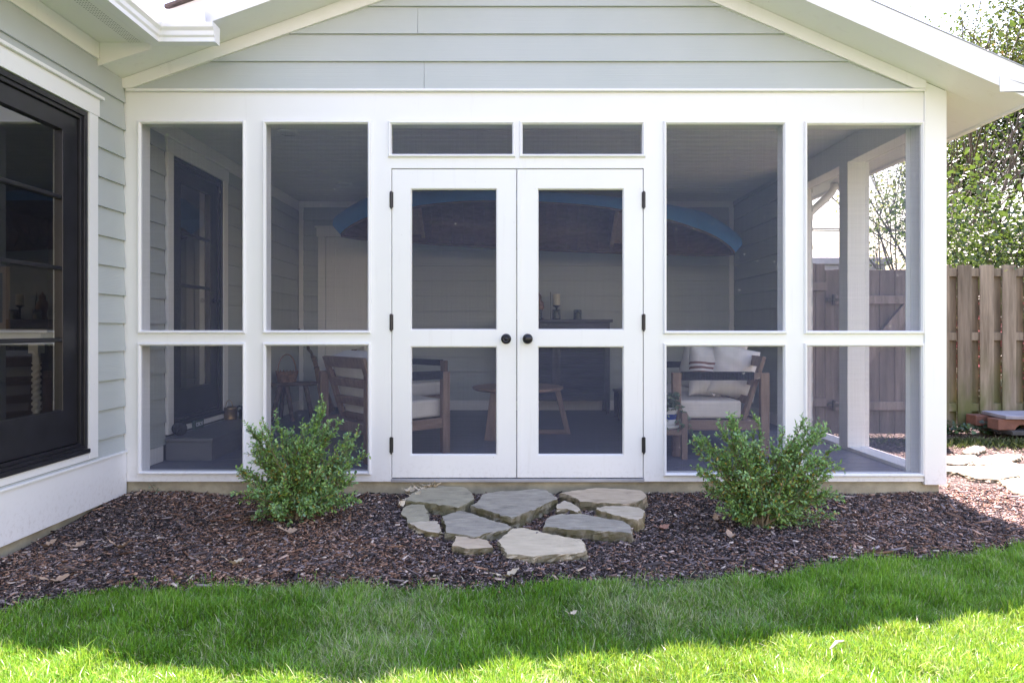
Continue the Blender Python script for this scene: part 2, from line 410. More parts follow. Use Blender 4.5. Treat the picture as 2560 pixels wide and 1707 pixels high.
def ring(o, i, prof):                                # mitred moulding; o, i = (x0,x1,z0,z1); prof: (t from outer to inner, y)
    b = MB(); n = len(prof)
    for t, y in prof:
        r = [o[k] + (i[k] - o[k]) * t for k in range(4)]
        b.v += [(r[0], y, r[2]), (r[1], y, r[2]), (r[1], y, r[3]), (r[0], y, r[3])]
    for k in range(n - 1):
        for c in range(4):
            d = (c + 1) % 4; b.f.append((k * 4 + c, k * 4 + d, k * 4 + 4 + d, k * 4 + 4 + c)); b.mi.append(0)
    return b
def vnoise(x, y, scale, seed):
    r = np.random.default_rng(seed); g = r.random((64, 64))
    u = x * scale; v = y * scale; iu = np.floor(u).astype(int); iv = np.floor(v).astype(int); fu = u - iu; fv = v - iv
    fu = fu * fu * (3 - 2 * fu); fv = fv * fv * (3 - 2 * fv)
    G = lambda a, b: g[a % 64, b % 64]
    return (G(iu, iv) * (1 - fu) + G(iu + 1, iv) * fu) * (1 - fv) + (G(iu, iv + 1) * (1 - fu) + G(iu + 1, iv + 1) * fu) * fv
def npmesh(name, V, Fq, tint=None):                  # V (n,3), Fq (m,k) equal-size faces
    me = bpy.data.meshes.new(name); n = len(V); m, k = Fq.shape
    me.vertices.add(n); me.vertices.foreach_set('co', V.astype(np.float32).ravel())
    me.loops.add(m * k); me.loops.foreach_set('vertex_index', Fq.astype(np.int32).ravel())
    me.polygons.add(m); me.polygons.foreach_set('loop_start', np.arange(0, m * k, k, dtype=np.int32))
    me.update(calc_edges=True)
    if tint is not None:
        a = me.attributes.new('tint', 'FLOAT', 'POINT'); a.data.foreach_set('value', tint.astype(np.float32))
    return me
def leaves_mesh(name, pos, dirv, nrm, L, Wd, tint, fold=0.25, droop=0.15):
    """one folded six-point leaf per row"""
    d = dirv / np.linalg.norm(dirv, axis=1, keepdims=True)
    s = np.cross(d, nrm); s /= np.linalg.norm(s, axis=1, keepdims=True) + 1e-9
    u = np.cross(s, d); L = L[:, None]; Wd = Wd[:, None]
    p0 = pos; tip = pos + d * L - u * L * droop
    a1 = pos + d * L * .33; a2 = pos + d * L * .7 - u * L * droop * .4
    V = np.stack([p0, a1 + s * Wd * .5 + u * Wd * fold, a2 + s * Wd * .42 + u * Wd * fold, tip,
                  a2 - s * Wd * .42 + u * Wd * fold, a1 - s * Wd * .5 + u * Wd * fold], 1).reshape(-1, 3)
    i = np.arange(len(pos))[:, None] * 6
    Fq = np.concatenate([i + np.array([[0, 1, 2, 3]]), i + np.array([[0, 3, 4, 5]])], 0)
    return npmesh(name, V, Fq, np.repeat(tint, 6))

# ------------------------------------------------------------------ shared dimensions
XL, XR, XO = -2.545, 2.665, 2.852      # left wall face, inner and outer face of the right-hand wall
YB = 3.665                             # back wall of the porch
FLOOR, CEIL, EXPO = 0.125, 2.61, 0.18
ML, MR = 0.355, 0.44                   # pitch of the two rakes
def soffit_l(x): return FZ(202) + ML * (x - FX(305))
def soffit_r(x): return FZ(204) + MR * (FX(2307) - x)
XRIDGE = (FZ(204) + MR * FX(2307) - FZ(202) + ML * FX(305)) / (ML + MR)
ZRIDGE = soffit_l(XRIDGE)
OH = 0.28                              # rake overhang

def lap(b, u0, u1, z0, z1, place, holes=(), butt=0.019):
    """lap siding on the strip u0..u1 x z0..z1; place(u, out, z) -> point; holes (u0,u1,z0,z1)"""
    k0 = math.floor((z0 - 1.122) / EXPO)
    z = 1.122 + k0 * EXPO
    while z < z1 - 1e-6:
        zb, zt = z, z + EXPO + 0.004
        cuts = [(max(zb, z0), min(zt, z1))]
        lv = sorted({max(zb, z0), min(zt, z1)} | {h for hh in holes for h in hh[2:4] if max(zb, z0) < h < min(zt, z1)})
        for a, c in zip(lv[:-1], lv[1:]):
            iv = [(u0, u1)]
            for h in holes:
                if h[2] < (a + c) / 2 < h[3]:
                    iv = [p for q in iv for p in ((q[0], min(q[1], h[0])), (max(q[0], h[1]), q[1])) if p[1] - p[0] > 1e-4]
            fa = butt - (butt - .003) * (a - zb) / EXPO; fc = butt - (butt - .003) * (c - zb) / EXPO
            for p, q in iv:
                P = [place(p, fa, a), place(q, fa, a), place(q, fc, c), place(p, fc, c)]
                Q = [place(p, 0, a), place(q, 0, a), place(q, 0, c), place(p, 0, c)]
                i = len(b.v); b.v += P + Q
                for f in [(0, 1, 2, 3), (4, 5, 1, 0), (5, 6, 2, 1), (7, 4, 0, 3)]:
                    b.f.append(tuple(i + k for k in f)); b.mi.append(0)
        z += EXPO
    return b

# ================================================================== MAIN HOUSE (the wall on the left, running along y)
house = thing('main_house', 'grey lap-sided house wall with black glazed doors, left of the screened porch', 'house', (XL, -2.0, 0))
dA = (-1.42, -0.40, 0.36, 2.377)       # door toward the camera, (y0, y1, z0, z1) of the black frame
dB = (0.62, 1.51, 0.362, 2.384)        # door inside the porch
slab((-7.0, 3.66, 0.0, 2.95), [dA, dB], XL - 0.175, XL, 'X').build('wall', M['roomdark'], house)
b = MB(); pl = lambda u, o, z: (XL + 0.001 + o, u, z)
hA = (dA[0] - .08, dA[1] + .08, 0.30, 2.47); hB = (dB[0] - .1, dB[1] + .06, 0.29, 2.50)
lap(b, -7.0, -0.006, 0.285, 2.838, pl, [hA]); b.build('siding', M['siding'], house, fix=False)
b = MB(); lap(b, 0.145, YB - 0.004, 0.242, CEIL - 0.10, pl, [hB]); b.build('porch_siding', M['siding'], house, fix=False)
MB().box(XL, XL + 0.024, -7, -0.004, 0.005, 0.275).build('skirt_board', M['white'], house, bevel=.002)
MB().box(XL, XL + 0.034, -7, -0.004, 0.276, 0.290).build('skirt_cap', M['white'], house, bevel=.003)
MB().box(XL, XL + 0.02, -7, OH * -1 - 0.012, 2.735, 2.838).build('frieze_board', M['white'], house, bevel=.002)
MB().box(XL - 0.13, XL - 0.01, -7, 3.66, -0.3, -0.002).build('foundation', M['concrete'], house)
for ya, yb in ((.145, .475), (1.76, YB - .02)): MB().box(XL + .001, XL + .021, ya, yb, FLOOR + .002, .24).build('baseboard', M['white'], house, bevel=.002)
MB().box(XL + 0.001, XL + 0.022, 0.145, YB - 0.02, CEIL - 0.115, CEIL - 0.002).build('crown_board', M['white'], house, bevel=.002)

def black_door(d, hinge_far, full):
    y0, y1, z0, z1 = d
    cw = 0.086
    fr = MB()                                                     # casing with head cap
    fr.box(XL + .001, XL + .026, y1 + .001, y1 + cw, z0 - .055, z1 + .0005)
    if full: fr.box(XL + .001, XL + .026, y0 - cw, y0 - .001, z0 - .055, z1 + .0005)
    fr.box(XL + .001, XL + .028, y0 - cw - .012, y1 + cw + .012, z1 + .001, z1 + .106)
    fr.box(XL + .001, XL + .048, y0 - cw - .03, y1 + cw + .03, z1 + .107, z1 + .126)
    fr.box(XL + .001, XL + .024, y0, y1, z0 - .056, z0 - .016)
    door = fr.build('door_casing', M['white'], house, bevel=.002)
    dr = slab((y0 + .001, y1 - .001, z0 - .014, z1 - .001), [(y0 + .032, y1 - .032, z0 + .03, z1 - .032)], XL - .11, XL + .016, 'X').build('patio_door', M['black'], house, bevel=.002)
    slab((y0 + .032, y1 - .032, z0 + .03, z1 - .032), [(y0 + .055, y1 - .055, z0 + .05, z1 - .055)], XL - .10, XL + .004, 'X').build('frame_stop', M['black'], dr, bevel=.002)
    MB().box(XL - .02, XL + .034, y0 + .002, y1 - .002, z0 - .013, z0 + .012).build('sill', M['black'], dr, bevel=.003)
    gy0, gy1, gz0, gz1 = y0 + .187, y1 - .187, z0 + .26, z1 - .158
    bars = [1.021, 1.429, 1.834]
    holes = []
    zz = [gz0] + bars + [gz1]
    slab((y0 + .058, y1 - .058, z0 + .052, z1 - .058), [(gy0, gy1, gz0, gz1)], XL - .062, XL - .012, 'X').build('sash', M['black'], dr, bevel=.003)
    for zb in bars:
        MB().box(XL - .040, XL - .014, gy0 - .002, gy1 + .002, zb - .012, zb + .012).build('muntin', M['black'], dr, bevel=.006)
    MB().quad((XL - .036, gy0 - .01, gz0 - .01), (XL - .036, gy1 + .01, gz0 - .01), (XL - .036, gy1 + .01, gz1 + .01), (XL - .036, gy0 - .01, gz1 + .01)).build('glass', M['glass'], dr, fix=False)
    # white inner lining of the opening
    slab((y0 + .0006, y1 - .0006, z0 + .001, z1 - .0006), [(y0 + .016, y1 - .016, z0 + .016, z1 - .016)], XL - .182, XL - .112, 'X').build('door_lining', M['white'], house)
    return dr
black_door(dA, True, True)
drB = black_door(dB, False, True)
MB().lathe([(.022, 0), (.022, .006), (.008, .01), (.008, .04), (.02, .045), (.02, .06)], (XL - .012, dB[1] - .12, 1.33), 'X', 14).build('door_handle', M['iron'], drB, smooth=True)

# eave of the main house: soffit with vent strip, box end, fascia, gutter, roof
def soffit_mat():
    m, n, l, b = mat('vented_white_soffit')
    tc = n.new("ShaderNodeTexCoord"); sx = n.new("ShaderNodeSeparateXYZ"); l.new(tc.outputs['Object'], sx.inputs[0])
    def rep(out, per, lo):
        a = nd(n, "ShaderNodeMath", operation='PINGPONG'); a.inputs[1].default_value = per / 2; l.new(out, a.inputs[0])
        c = nd(n, "ShaderNodeMath", operation='LESS_THAN'); c.inputs[1].default_value = lo; l.new(a.outputs[0], c.inputs[0]); return c.outputs[0]
    a = rep(sx.outputs['X'], .016, .0045); c = rep(sx.outputs['Y'], .019, .0028)
    s = nd(n, "ShaderNodeMath", operation='GREATER_THAN'); s.inputs[1].default_value = 0.20; l.new(sx.outputs['X'], s.inputs[0])
    e = nd(n, "ShaderNodeMath", operation='LESS_THAN'); e.inputs[1].default_value = 0.28; l.new(sx.outputs['X'], e.inputs[0])
    f = a
    for o in (c, s.outputs[0], e.outputs[0]):
        mu = nd(n, "ShaderNodeMath", operation='MULTIPLY'); l.new(f, mu.inputs[0]); l.new(o, mu.inputs[1]); f = mu.outputs[0]
    mx = nd(n, "ShaderNodeMix", data_type='RGBA'); mx.inputs['A'].default_value = (.8, .8, .78, 1); mx.inputs['B'].default_value = (.16, .16, .15, 1)
    l.new(f, mx.inputs['Factor']); l.new(mx.outputs['Result'], b.inputs['Base Color']); b.inputs['Roughness'].default_value = .5
    return m
XG = -2.21
MB().box(XL + .001, XG - .002, -7, -OH - .011, 2.84, 2.852).build('soffit', soffit_mat(), house)
MB().box(XG - .028, XG - .014, -7, -OH - .011, 2.8385, 2.842).build('soffit_channel', M['vinyl'], house)
MB().prism([(XL + .002, -OH - .010, soffit_l(XL) - .02), (XG - .004, -OH - .010, soffit_l(XG) - .035), (XG - .004, -OH - .010, 2.96), (XL + .002, -OH - .010, 2.96)], (0, .009, 0)).build('eave_end_board', M['white'], house)
MB().box(XG - .001, XG + .016, -7, -OH - .012, 2.822, 2.99).build('fascia', M['white'], house, bevel=.002)
prof = [(.018, 0), (.083, 0), (.084, .024), (.094, .036), (.097, .060), (.113, .078), (.116, .098), (.116, .106), (.108, .106), (.108, .099), (.018, .099)]
b = MB(); n_ = len(prof)
ZG = 2.815
XGE = -1.79
for u, h in prof: b.v += [(XG + u, -7.0, ZG + h), (XG + u, -OH - u, ZG + h), (XGE, -OH - u, ZG + h)]
for k in range(n_):
    j = (k + 1) % n_
    for c in (0, 1): b.f.append((k * 3 + c, j * 3 + c, j * 3 + c + 1, k * 3 + c + 1)); b.mi.append(0)
b.f.append(tuple(k * 3 + 2 for k in range(n_))); b.mi.append(0)
gut = b.build('gutter', M['vinyl'], house)
g2 = MB()
for u, h in prof[1:8]: g2.v += [(XG + u + .0008, -OH - u - .028, ZG + h), (XG + u + .0015, -OH - u - .0015, ZG + h), (XG + u + .034, -OH - u - .0012, ZG + h)]
for k in range(6):
    for c in (0, 1): g2.f.append((k * 3 + c, k * 3 + c + 1, k * 3 + 4 + c, k * 3 + 3 + c)); g2.mi.append(0)
g2.build('corner_strap', M['vinyl'], gut)
MB().prism([(XGE - .001, -OH - u * 1.02, ZG + h * 1.02 - .001) for u, h in prof[:8]] + [(XGE - .001, -OH - .012, ZG + .106)], (.005, 0, 0)).build('end_cap', M['vinyl'], gut)
MB().box(-2.10, XGE - .06, -OH - .075, -OH - .064, ZG + .10, ZG + .20).build('splash_guard', M['vinyl'], gut, bevel=.002)
sl = 0.5
MB().prism([(XG + .02, -7, 2.992), (XG + .02, -7, 3.012), (-7.2, -7, 3.012 + 5.0 * sl), (-7.2, -7, 2.992 + 5.0 * sl)], (0, 12.5, 0)).build('roof', M['shingle'], house)
MB().prism([(-7.2, -7, 3.0 + 5.0 * sl), (-7.2, -7, 3.02 + 5.0 * sl), (-12.4, -7, 3.02), (-12.4, -7, 3.0)], (0, 12.5, 0)).build('rear_roof', M['shingle'], house)
# the room behind the glass
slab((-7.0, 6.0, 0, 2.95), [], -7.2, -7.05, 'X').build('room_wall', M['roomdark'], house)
slab((-7.04, XL - .177, .0, 2.95), [(-6.4, -3.2, .9, 2.5)], -7.1, -7.0).build('room_end_wall', M['roomdark'], house)  # unseen opening added in this wall to light the table leg from the front
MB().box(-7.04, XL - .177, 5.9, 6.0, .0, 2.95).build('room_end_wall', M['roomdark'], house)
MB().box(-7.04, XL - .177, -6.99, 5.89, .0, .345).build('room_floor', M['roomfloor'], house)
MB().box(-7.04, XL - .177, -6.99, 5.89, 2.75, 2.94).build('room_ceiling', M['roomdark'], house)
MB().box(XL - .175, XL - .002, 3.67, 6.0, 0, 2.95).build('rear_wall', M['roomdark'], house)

# ================================================================== SCREENED PORCH
porch = thing('screened_porch', 'white screened porch with double screen doors and grey gable siding', 'porch', (0, 0, 0))
op = {}                                              # openings: trim outer (x0, x1, z0, z1) from the photo
def rect(x0, x1, ytop, ybot): return (DX(x0), DX(x1), DZ(ybot), DZ(ytop))
trims = [rect(317.5, 565, 277.5, 766), rect(604, 852.5, 278, 766), rect(1523, 1806, 279, 767), rect(1846, 2121.6, 280, 767),
         rect(317.5, 565, 786.5, 1089), rect(604, 852.5, 786.5, 1089), rect(1523, 1806, 788, 1093), rect(1846, 2121.6, 788, 1094)]
transoms = [rect(892, 1184, 279, 362), rect(1193, 1482, 279, 362)]
tw = 0.0215
XD0, XD1 = DX(899), DX(1478.5); ZDT, ZDB = DZ(387), 0.088
holes = [(t[0] + .006, t[1] - .006, t[2] + .006, t[3] - .006) for t in trims + transoms]
holes.append((XD0, XD1, 0.083, ZDT))
ZH = DZ(212)
slab((XL + .002, DX(2122), 0.083, ZH), holes, 0.0, 0.135).build('front_frame', M['white'], porch, bevel=.0015)
MB().prism([(DX(2122) + .0005, -.010, DZ(1112.5)), (XO, -.010, DZ(1112.5)), (XO, -.010, soffit_r(XO) - .001), (DX(2122) + .0005, -.010, soffit_r(DX(2122)) - .001)], (0, .15, 0)).build('corner_post', M['white'], porch, bevel=.003)
MB().box(XL + .03, DX(2121.5), -.024, .0, ZH + .0005, ZH + .017).build('drip_cap', M['white'], porch, bevel=.003)
MB().box(DX(898), DX(1480), -.006, .10, DZ(1106.5), DZ(1099)).build('threshold', M['alu'], porch, bevel=.002)
prof_t = [(0, .001), (.04, -.010), (.30, -.019), (.60, -.019), (.86, -.010), (1.0, -.006), (1.0, .012)]
def screened(t, name='screen'):
    o = t; i = (t[0] + tw, t[1] - tw, t[2] + tw, t[3] - tw)
    tr = ring(o, i, prof_t).build('screen_panel', M['trimwhite'], porch)
    MB().quad((i[0] - .012, .009, i[2] - .012), (i[1] + .012, .009, i[2] - .012), (i[1] + .012, .009, i[3] + .012), (i[0] - .012, .009, i[3] + .012)).build('screen', M['screen'], tr, fix=False)
for t in trims + transoms: screened(t)
# doors
mid = DX(1187)
def door(x0, x1, gx0, gx1, right):
    z0, z1 = DZ(1097), ZDT - .005
    g1 = (gx0, gx1, DZ(758.5), DZ(433)); g2 = (gx0, gx1, DZ(1046), DZ(795.5))
    d = slab((x0, x1, z0, z1), [g1, g2], .004, .045).build('screen_door', M['white'], porch, bevel=.0022)
    for g in (g1, g2):
        MB().quad((g[0] - .0, .026, g[2]), (g[1], .026, g[2]), (g[1], .026, g[3]), (g[0], .026, g[3])).build('screen', M['screen'], d, fix=False)
        ring((g[0] + .0005, g[1] - .0005, g[2] + .0005, g[3] - .0005), (g[0] + .007, g[1] - .007, g[2] + .009, g[3] - .007), [(0, .011), (.5, .011), (1, .023)]).build('glazing_bead', M['trimwhite'], d)
    kx = DX(1212) if right else DX(1162.5); kz = DZ(778)
    pr = [(.0335, 0), (.0335, .004), (.030, .008), (.017, .011), (.012, .018), (.012, .030)]
    pr += [(.024, .034), (.029, .042), (.029, .052), (.024, .060), (.012, .064), (.0005, .065)] if right else [(.020, .033), (.0245, .037), (.0245, .045), (.019, .047), (.018, .0445), (.010, .0445), (.009, .048), (.0005, .049)]
    MB().lathe(pr, (kx, .0038, kz), '-Y', 28).build('door_knob', M['iron'], d, smooth=True)
    hx = x1 + .004 if right else x0 - .004
    for zt, zb in ((440, 478), (721, 759), (1003, 1040)):
        hb = MB().tube([(hx, -.006, DZ(zb)), (hx, -.006, DZ(zt))], .0072, 12)
        hb.box(hx - .012, hx + .012, -.0022, .0035, DZ(zb) + .004, DZ(zt) - .004)
        hb.tube([(hx, -.006, DZ(zb) - .006), (hx, -.006, DZ(zb) - .0002)], .005, 10)
        hb.build('hinge', M['black'], d, smooth=False)
    return d
dl = door(XD0 + .004, mid - .002, DX(943), DX(1141.5), False)
dr = door(mid + .002, XD1 - .004, DX(1235), DX(1433), True)
MB().box(mid + .003, mid + .027, -.004, .0035, DZ(1096), ZDT - .007).build('astragal', M['white'], dr, bevel=.0015)
MB().box(XD0 + .001, XD1 - .001, .05, .075, ZDT - .02, ZDT - .0005).build('door_stop', M['white'], porch)
# gable siding, rakes, soffit, fascia, roof
b = MB(); z = ZH + .017
def gx_l(zz): return max(XL + .02, FX(345) + (zz - FZ(227)) / ML - .05)
def gx_r(zz): return min(XR + .15, FX(2274) + (FZ(232.7) - zz) / MR + .05)
first = True
while z < ZRIDGE - .15:
    zt = z + EXPO + .004
    xs = [gx_l(z), gx_r(z)]; xt = [gx_l(zt), gx_r(zt)]
    jn = {0: FX(1061), 2: FX(1045)}.get(round((z - ZH - .017) / EXPO))
    segs = [(xs[0], xs[1], xt[0], xt[1])] if jn is None else [(xs[0], jn - .0012, xt[0], jn - .0012), (jn + .0012, xs[1], jn + .0012, xt[1])]
    for a0, a1, c0, c1 in segs:
        if c1 <= c0: continue
        P = [(a0, -.019, z), (a1, -.019, z), (c1, -.003, zt), (c0, -.003, zt)]; Q = [(a0, -.0005, z), (a1, -.0005, z), (c1, -.0005, zt), (c0, -.0005, zt)]
        i = len(b.v); b.v += P + Q
        for f in [(0, 1, 2, 3), (4, 5, 1, 0), (5, 6, 2, 1), (7, 4, 0, 3)]: b.f.append(tuple(i + k for k in f)); b.mi.append(0)
    z += EXPO
b.build('gable_siding', M['siding'], porch, fix=False)
MB().prism([(XL + .002, .0, ZH + .0005), (DX(2122), .0, ZH + .0005), (DX(2122), .0, soffit_r(DX(2122))), (XRIDGE, .0, ZRIDGE), (XL + .002, .0, soffit_l(XL))], (0, .12, 0)).build('gable_wall', M['white'], porch)
def bar_l(x0, x1, zo0, zo1, y0, y1): return MB().prism([(x0, y0, soffit_l(x0) + zo0), (x1, y0, soffit_l(x1) + zo0), (x1, y0, soffit_l(x1) + zo1), (x0, y0, soffit_l(x0) + zo1)], (0, y1 - y0, 0))
def bar_r(x0, x1, zo0, zo1, y0, y1): return MB().prism([(x0, y0, soffit_r(x0) + zo0), (x1, y0, soffit_r(x1) + zo0), (x1, y0, soffit_r(x1) + zo1), (x0, y0, soffit_r(x0) + zo1)], (0, y1 - y0, 0))
XE = 3.20                                            # eave edge on the right
XW = DX(2121.5)
xa = FX(345)
MB().prism([(XL + .002, -.030, ZH + .0178), (FX(345) - .03, -.030, ZH + .0178), (XRIDGE - .0004, -.030, ZRIDGE - .098), (XRIDGE - .0004, -.030, ZRIDGE - .001), (XL + .002, -.030, soffit_l(XL) - .001)], (0, .029, 0)).build('rake_board', M['white'], porch, bevel=.0015)
xr0 = FX(2274)
MB().prism([(XRIDGE + .0004, -.030, ZRIDGE - .108), (xr0 + .012, -.030, ZH + .0178), (XW, -.030, ZH + .0178), (XW, -.030, soffit_r(XW) - .001), (XRIDGE + .0004, -.030, ZRIDGE - .001)], (0, .029, 0)).build('rake_board', M['white'], porch, bevel=.0015)
bar_l(XL + .003, XRIDGE, 0, .012, -OH + .001, .0).build('rake_soffit', M['white'], porch)
bar_r(XRIDGE, XE, 0, .012, -OH + .001, -.0105).build('rake_soffit', M['white'], porch)
bar_r(XO - .08, XE, .0, .012, .1405, 4.15).build('eave_soffit', M['white'], porch)
bar_r(XO + .002, XE, .0, .012, -.010, .140).build('eave_soffit', M['white'], porch)
for yy in (.55, 1.77, 2.99): bar_r(XO + .004, XE - .002, -.003, .001, yy, yy + .012).build('soffit_batten', M['vinyl'], porch)
bar_l(XG + .005, XRIDGE, -.002, .165, -OH - .019, -OH).build('rake_fascia', M['white'], porch, bevel=.0015)
bar_r(XRIDGE, XE + .02, -.008, .170, -OH - .019, -OH).build('rake_fascia', M['white'], porch, bevel=.0015)
MB().prism([(2.990, -OH - .023, soffit_r(2.99) - .045), (XE + .10, -OH - .023, soffit_r(2.99) - .043), (XE + .10, -OH - .023, soffit_r(XE + .1) + .08), (2.990, -OH - .023, soffit_r(2.99) + .05)], (0, .003, 0)).build('eave_return', M['white'], porch)
MB().box(XE + .001, XE + .02, -OH, 4.15, soffit_r(XE) - .018, soffit_r(XE) + .10).build('eave_fascia', M['white'], porch)
pr2 = [(.021, 0), (.075, 0), (.09, .036), (.11, .075), (.112, .10), (.021, .10)]
zg = soffit_r(XE) - .005
b = MB().prism([(XE + u, .30, zg + h) for u, h in pr2], (0, 3.84, 0)); eg = b.build('eave_gutter', M['vinyl'], porch)
bar_l(XG + .10, XRIDGE, .1665, .186, -OH - .05, 4.2).build('roof', M['shingle'], porch)
bar_r(XRIDGE, XE + .06, .1715, .180, -OH + .02, 4.2).build('roof', M['shingle'], porch)
bar_r(XRIDGE, XE + .03, .1705, .1765, -OH - .0225, -OH + .018).build('drip_edge', M['alu'], porch)
# downspout elbow at the rear corner
yd = 2.17
xo, xp = at(2086, 0, yd)[0], XO + .045
zz = lambda py: at(0, py, yd)[2]
b = MB(); P = [(xo, yd, zg + .02), (xo, yd, zz(468)), (xo - .03, yd, zz(483)), (xo - .10, yd, zz(500)), (xp + .05, yd, zz(524)), (xp + .01, yd, zz(536)), (xp, yd, zz(560)), (xp, yd, .12)]
b.tube(P, .036, 10); b.build('downspout', M['vinyl'], porch, smooth=True)
# right-hand side frame: two screened bays and a solid rear part
side_h = [(.150, .945, .150, 2.41), (1.085, 1.99, .150, 2.41)]
slab((.1405, YB + .13, .083, CEIL - .002), side_h, XR + .008, XO - .006, 'X').build('side_frame', M['white'], porch, bevel=.002)
for h in side_h:
    MB().quad((XO - .04, h[0] - .004, h[2] - .004), (XO - .04, h[1] + .004, h[2] - .004), (XO - .04, h[1] + .004, h[3] + .004), (XO - .04, h[0] - .004, h[3] + .004)).build('screen', M['screen'], porch, fix=False)
b = MB(); lap(b, 2.06, YB - .004, .242, CEIL - .002, lambda u, o, z: (XR + .007 - o, u, z), (), .026); b.build('side_siding', M['siding'], porch, fix=False)
b = MB(); lap(b, 2.0, YB + .13, .10, 2.45, lambda u, o, z: (XO - .005 + o, u, z)); b.build('side_siding', M['siding'], porch, fix=False)
# back wall with its door
xd0, xd1 = at(815, 0, YB)[0], at(815, 0, YB)[0] + .82
zd = at(0, 592.6, YB)[2]
MB().box(XL - .0, XR + .006, YB, YB + .13, .083, CEIL - .002).build('back_wall', M['siding'], porch)
b = MB(); lap(b, XL + .022, XR - .012, .242, CEIL - .002, lambda u, o, z: (u, YB - .001 - o, z), [(xd0 - .09, xd1 + .09, 0, zd + .11)], .028); b.build('back_siding', M['siding'], porch, fix=False)
MB().box(XL + .024, XR - .03, YB - .040, YB - .0295, CEIL - .077, CEIL - .003).build('crown_board', M['white'], porch)
MB().box(XL + .0225, XL + .07, YB - .034, YB - .002, FLOOR + .003, CEIL - .08).build('corner_trim', M['white'], porch)
MB().box(XR - .072, XR - .0200, YB - .034, YB - .002, FLOOR + .003, CEIL - .0785).build('corner_trim', M['white'], porch)
MB().box(xd1 + .092, XR - .07, YB - .036, YB - .002, FLOOR + .002, .241).build('baseboard', M['white'], porch)
MB().box(XR - .019, XR + .0065, 2.06, YB - .037, FLOOR + .002, .241).build('side_baseboard', M['white'], porch)
b = MB().box(xd0 - .088, xd0 - .001, YB - .030, YB - .003, FLOOR + .002, zd).box(xd1 + .001, xd1 + .088, YB - .030, YB - .003, FLOOR + .002, zd)
b.box(xd0 - .105, xd1 + .105, YB - .033, YB - .003, zd + .001, zd + .105).box(xd0 - .125, xd1 + .125, YB - .05, YB - .003, zd + .106, zd + .126)
b.build('door_casing', M['white'], porch, bevel=.002)
bd = slab((xd0 + .004, xd1 - .004, FLOOR + .04, zd - .004), [(xd0 + .12, xd1 - .12, .40, 1.05), (xd0 + .12, xd1 - .12, 1.20, zd - .14)], YB - .018, YB - .004).build('back_door', M['white'], porch, bevel=.004)
MB().box(xd0 + .01, xd1 - .01, YB - .011, YB - .0045, FLOOR + .06, zd - .02).build('panel', M['white'], bd)
MB().box(xd0, xd1, YB - .045, YB - .005, FLOOR + .002, FLOOR + .038).build('threshold', M['black'], bd)
# floor, ceiling, foundation, step
def boards(x0, x1, y0, y1, z0, z1, w, gap, along='X'):
    b = MB(); y = y0
    while y < y1 - .01:
        e = min(y + w - gap, y1); b.box(x0, x1, y, e, z0, z1); y += w
    return b
boards(XL + .003, XR + .006, .137, YB - .001, FLOOR - .03, FLOOR, .142, .004).build('floor', M['deck'], porch, bevel=.002)
MB().box(XL + .003, XR + .006, .137, YB - .001, .0, FLOOR - .031).build('subfloor', M['black'], porch)
boards(XL + .003, XR + .006, .137, YB - .001, CEIL, CEIL + .012, .128, .009).build('ceiling', M['ceiling'], porch, bevel=.003)
MB().box(XL + .003, XR + .006, .125, YB, CEIL + .0125, CEIL + .03).build('ceiling_backing', M['ceiling'], porch)
b = slab((XL + .003, XO - .03, -.25, .0825), [], .022, .13); b.build('foundation', M['concrete'], porch, bevel=.004)
MB().box(XO - .16, XO - .035, .131, YB + .12, -.25, .0825).build('side_foundation', M['concrete'], porch)
st = thing('entry_step', 'charcoal composite step below the black door inside the porch', 'step', (XL + .2, 1.1, FLOOR))
MB().box(XL + .022, -2.185, .503, 1.74, FLOOR, .266).build('riser', M['step'], st, bevel=.002)
MB().box(XL + .028, -2.17, .483, 1.755, .2665, .291).build('tread', M['step'], st, bevel=.003)
for (x, y, lb) in ((-1.735, .82, 'round recessed ceiling light near the screens on the porch ceiling'), (-1.75, 2.67, 'round recessed ceiling light deeper in the porch, above the canoe tip')):
    t = thing('ceiling_light', lb, 'ceiling light', (x, y, CEIL), 0, 'recessed lights in the porch ceiling')
    MB().lathe([(.062, -.012), (.070, -.013), (.086, -.006), (.088, -.0005)], (x, y, CEIL), 'Z', 32, cap=False).build('trim_ring', M['white'], t, smooth=True)
    MB().lathe([(.0, -.004), (.063, -.006)], (x, y, CEIL), 'Z', 32, cap=False).build('lens', M['ceiling'], t, smooth=True)

